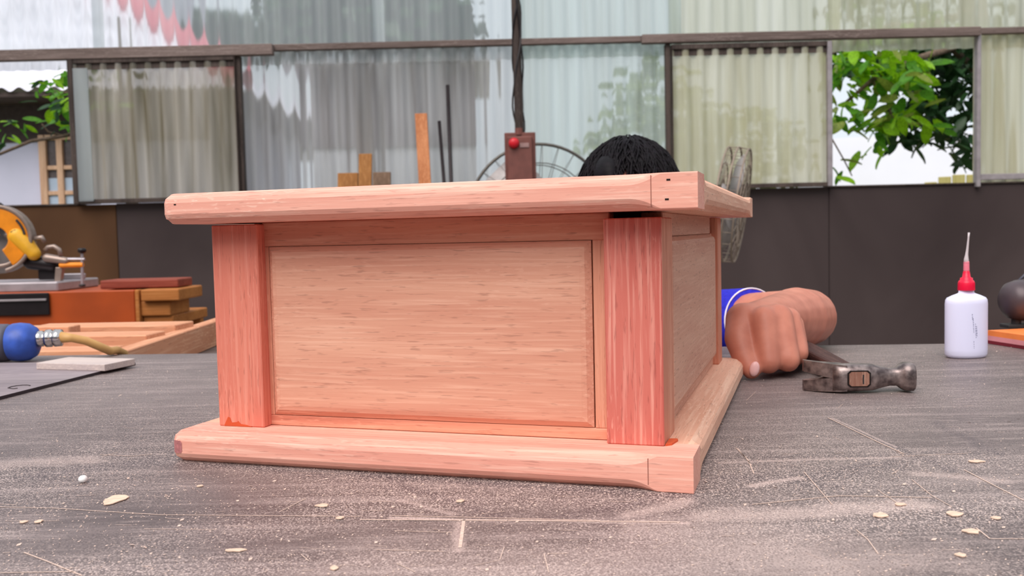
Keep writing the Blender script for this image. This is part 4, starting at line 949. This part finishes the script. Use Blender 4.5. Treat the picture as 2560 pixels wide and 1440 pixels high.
shL = Vector((at(1770, 790, 1.40).x, 1.40, .008)); shR = Vector((2*HX-shL.x-.02, 1.48, .0))
cp_(neck, chest, .062, .11); bd.ell(LP(chest), (.165, .11, .15), 24); bd.ell(LP(belly), (.15, .11, .17), 24); bd.ell(LP(hip), (.165, .12, .11), 24)
cp_(shL, chest+Vector((.07, 0, .05)), .055, .085); cp_(shR, chest+Vector((-.07, 0, .05)), .055, .085); cp_(shL+Vector((-.03, .02, .0)), neck, .045, .05); cp_(shR+Vector((.03, .02, 0)), neck, .045, .05)
elL = at(2018, 799, 1.20); elL.z = max(elL.z, .038); wrL = at(1925, 800, 1.02); wrL.z = max(wrL.z, .05)
cp_(shL, elL, .046, .037); cp_(elL, elL+(wrL-elL)*.35, .0365, .038); cp_(elL+(wrL-elL)*.3, wrL, .038, .026)
# left hand: thumb pressed down beside the base end, fingers curled into the palm
def hp_(px, py, Y, r): v = at(px, py, Y); v.z = max(v.z, r+.0005); return (v, r)
def chain(L_):
    for (a, ra), (b, rb) in zip(L_[:-1], L_[1:]): bd.cap(LP(a), LP(b), ra, rb, 12)
palm = at(1900, 812, .995)
chain([(wrL, .026), (palm, .027)]); 
th_ = [hp_(1858, 800, .985, .019), hp_(1845, 846, .966, .0146), hp_(1858, 893, .951, .0116), hp_(1878, 929, .942, .0092)]
ix = [hp_(1910, 800, .966, .0150), hp_(1921, 905, .944, .0124), hp_(1915, 905, .982, .0110), hp_(1905, 880, .998, .0095)]
md_ = [hp_(1946, 794, .974, .0150), hp_(1970, 900, .950, .0124), hp_(1960, 905, .990, .0110), hp_(1950, 880, 1.005, .0095)]
rg = [hp_(1970, 800, .990, .0142), hp_(1994, 882, .970, .0116), hp_(1985, 895, 1.008, .0102), hp_(1972, 875, 1.02, .0090)]
lt = [hp_(1980, 812, 1.010, .0130), hp_(1998, 872, .995, .0102), hp_(1990, 885, 1.025, .0090), hp_(1980, 868, 1.035, .0080)]
chain([(palm, .026), th_[0]]); chain(th_); chain([(at(1875, 812, .985), .018), (at(1893, 832, .978), .012)])
for c_ in (ix, md_, rg, lt): chain([(wrL, .020), c_[0]]); chain([(palm, .020), c_[0]]); chain(c_)
# right arm reaching along the hidden side of the box
elR = Vector((shR.x-.11, 1.33, .04)); wrR = Vector((shR.x-.02, 1.185, .055)); cp_(shR, elR, .050, .037); cp_(elR, wrR, .038, .026)
chain([(wrR, .026), (wrR+Vector((.02, -.06, .0)), .026)]); pr_ = wrR+Vector((.02, -.06, 0))
for k, (dx, ln) in enumerate(((.03, .07), (.01, .08), (-.01, .075), (-.028, .06))):
    m1 = pr_+Vector((dx, -.03, .0)); m2 = m1+Vector((0, -ln*.45, -.012)); m3 = m2+Vector((0, -ln*.3, -.022)); chain([(pr_, .018), (m1, .0125), (m2, .0105), (m3, .009)])
chain([(pr_+Vector((.01, .02, 0)), .017), (pr_+Vector((.045, -.01, -.01)), .013), (pr_+Vector((.055, -.045, -.025)), .010)])
# legs, seated on a low stool
for s_ in (-1, 1):
    h_ = hip+Vector((s_*.09, 0, -.02)); kn = Vector((HX+s_*.17, 1.38, -.36)); an = Vector((HX+s_*.17, 1.46, FLOOR+.09))
    cp_(h_, kn, .085, .058); cp_(kn, an, .056, .036); cp_(an, Vector((HX+s_*.18, 1.30, FLOOR+.03)), .036, .028)
body = remesh(bd.out('body', 'skin', pe, True), .0025, 7, .5)
# thumbnail, eyes
nl = th_[3][0]; MB().ell((0, 0, 0), (.0052, .0030, .0078), 14, RY(.22)).out('thumbnail', 'nail', body, True).location = LP(nl+Vector((.0012, -.0082, .0030)))
for s_ in (-1, 1):
    e_ = MB().ell((0, 0, 0), (.0105, .010, .0068), 14).out('eye', 'eye_white', body, True); e_.location = LP(hc+Vector((s_*.029, -.0745, -.004)))
    MB().ell((0, .0, .0035), (.0125, .0118, .0052), 14).out('eyelid', 'skin', e_, True); MB().ell((0, -.0072, -.0022), (.0048, .0036, .0042), 12).out('iris', 'eye_dark', e_, True)
# hair
hr = MB(); hr.ell(LP(hc+Vector((-.004, .018, .020))), (.080, .098, .090), 28, bow); hr.ell(LP(hc+Vector((.010, -.010, .060))), (.050, .060, .047), 22); hr.ell(LP(hc+Vector((.032, .0, .042))), (.046, .06, .046), 20); hr.ell(LP(hc+Vector((-.038, -.02, .058))), (.026, .055, .038), 20)
hr.ell(LP(hc+Vector((0, .06, -.03))), (.070, .05, .07), 20)
ho = remesh(hr.out('hair', 'hair', pe, True), .0035, 3)
bm = bmesh.new(); bm.from_mesh(ho.data)                     # cut the hair back from the face
cut = LP(hc+Vector((0, -.052, -.01))); bmesh.ops.bisect_plane(bm, geom=bm.verts[:]+bm.edges[:]+bm.faces[:], plane_co=cut, plane_no=(0, -1, -.55), clear_outer=True); bm.to_mesh(ho.data); bm.free()
random.seed(21); hs2 = MB()
for i in range(1500):
    a = random.uniform(0, 6.283); p0 = random.uniform(.05, 1.1); ln = random.uniform(.25, .7); k0 = random.uniform(1.0, 1.07); pts = []; tw = random.uniform(-.35, .35)
    for q_ in range(6):
        ph = p0+ln*q_/5; aa = a+tw*q_/5; e_ = k0*(1+.012*math.sin(q_*1.3+i)); v = Vector((.080*e_*math.sin(ph)*math.cos(aa)-.002, .098*e_*math.sin(ph)*math.sin(aa)+.016, .100*e_*math.cos(ph)+.018))
        pts.append(LP(hc+v))
    if pts[-1].y < LP(hc).y-.070 and pts[-1].z < LP(hc).z+.01: continue
    hs2.tube(pts, [.0016, .0018, .0016, .0013, .0009, .0003], 4, False)
o = hs2.out('hair_strands', 'hair', ho, True); o['kind'] = 'stuff'
# shirt with short sleeves
sh = MB(); cs = lambda a, b, r0, r1, fl=False: sh.cap(LP(a), LP(b), r0, r1, 20, fl)
sh.ell(LP(chest), (.176, .122, .16), 28); sh.ell(LP(belly), (.163, .124, .18), 28); cs(neck+Vector((0, .01, -.03)), chest, .07, .12)
cs(shL+Vector((-.03, .02, 0)), neck+Vector((0, .012, -.012)), .053, .060); cs(shR+Vector((.03, .02, 0)), neck+Vector((0, .012, -.012)), .053, .060)
cs(chest+Vector((.07, 0, .05)), shL, .093, .056); cs(chest+Vector((-.07, 0, .05)), shR, .093, .056)
slL = shL+(elL-shL)*.50; slR = shR+(elR-shR)*.44
cs(shL, slL, .055, .0490, True); cs(shR, slR, .055, .0490, True)
so_ = remesh(sh.out('shirt', 'blue_cloth', pe, True), .0045, 4)
for a, b in ((slL, elL-shL), (slR, elR-shR)):
    MB().ring(LP(a-b.normalized()*.0012), b, .0478, .0012, 40, 6).out('sleeve_trim', 'white_trim', so_, True)
tr_ = MB(); tr_.ell(LP(hip), (.175, .13, .12), 24)
for s_ in (-1, 1):
    h_ = hip+Vector((s_*.09, 0, -.02)); kn = Vector((HX+s_*.17, 1.38, -.36)); an = Vector((HX+s_*.17, 1.46, FLOOR+.12)); tr_.cap(LP(h_), LP(kn), .095, .068, 18); tr_.cap(LP(kn), LP(an), .066, .055, 18, True)
remesh(tr_.out('trousers', 'trouser', pe, True), .006, 4)
sto = thing('stool', (HX, 1.68, FLOOR), 0, 'low wooden stool under the crouched worker', 'stool')
bbox('seat', (-.16, -.13, .135), (.16, .13, .165), 'lumber', sto, .004)
for x in (-.13, .13):
    for y in (-.1, .1): bbox('leg', (x-.018, y-.018, 0), (x+.018, y+.018, .135), 'lumber_y', sto, .002)
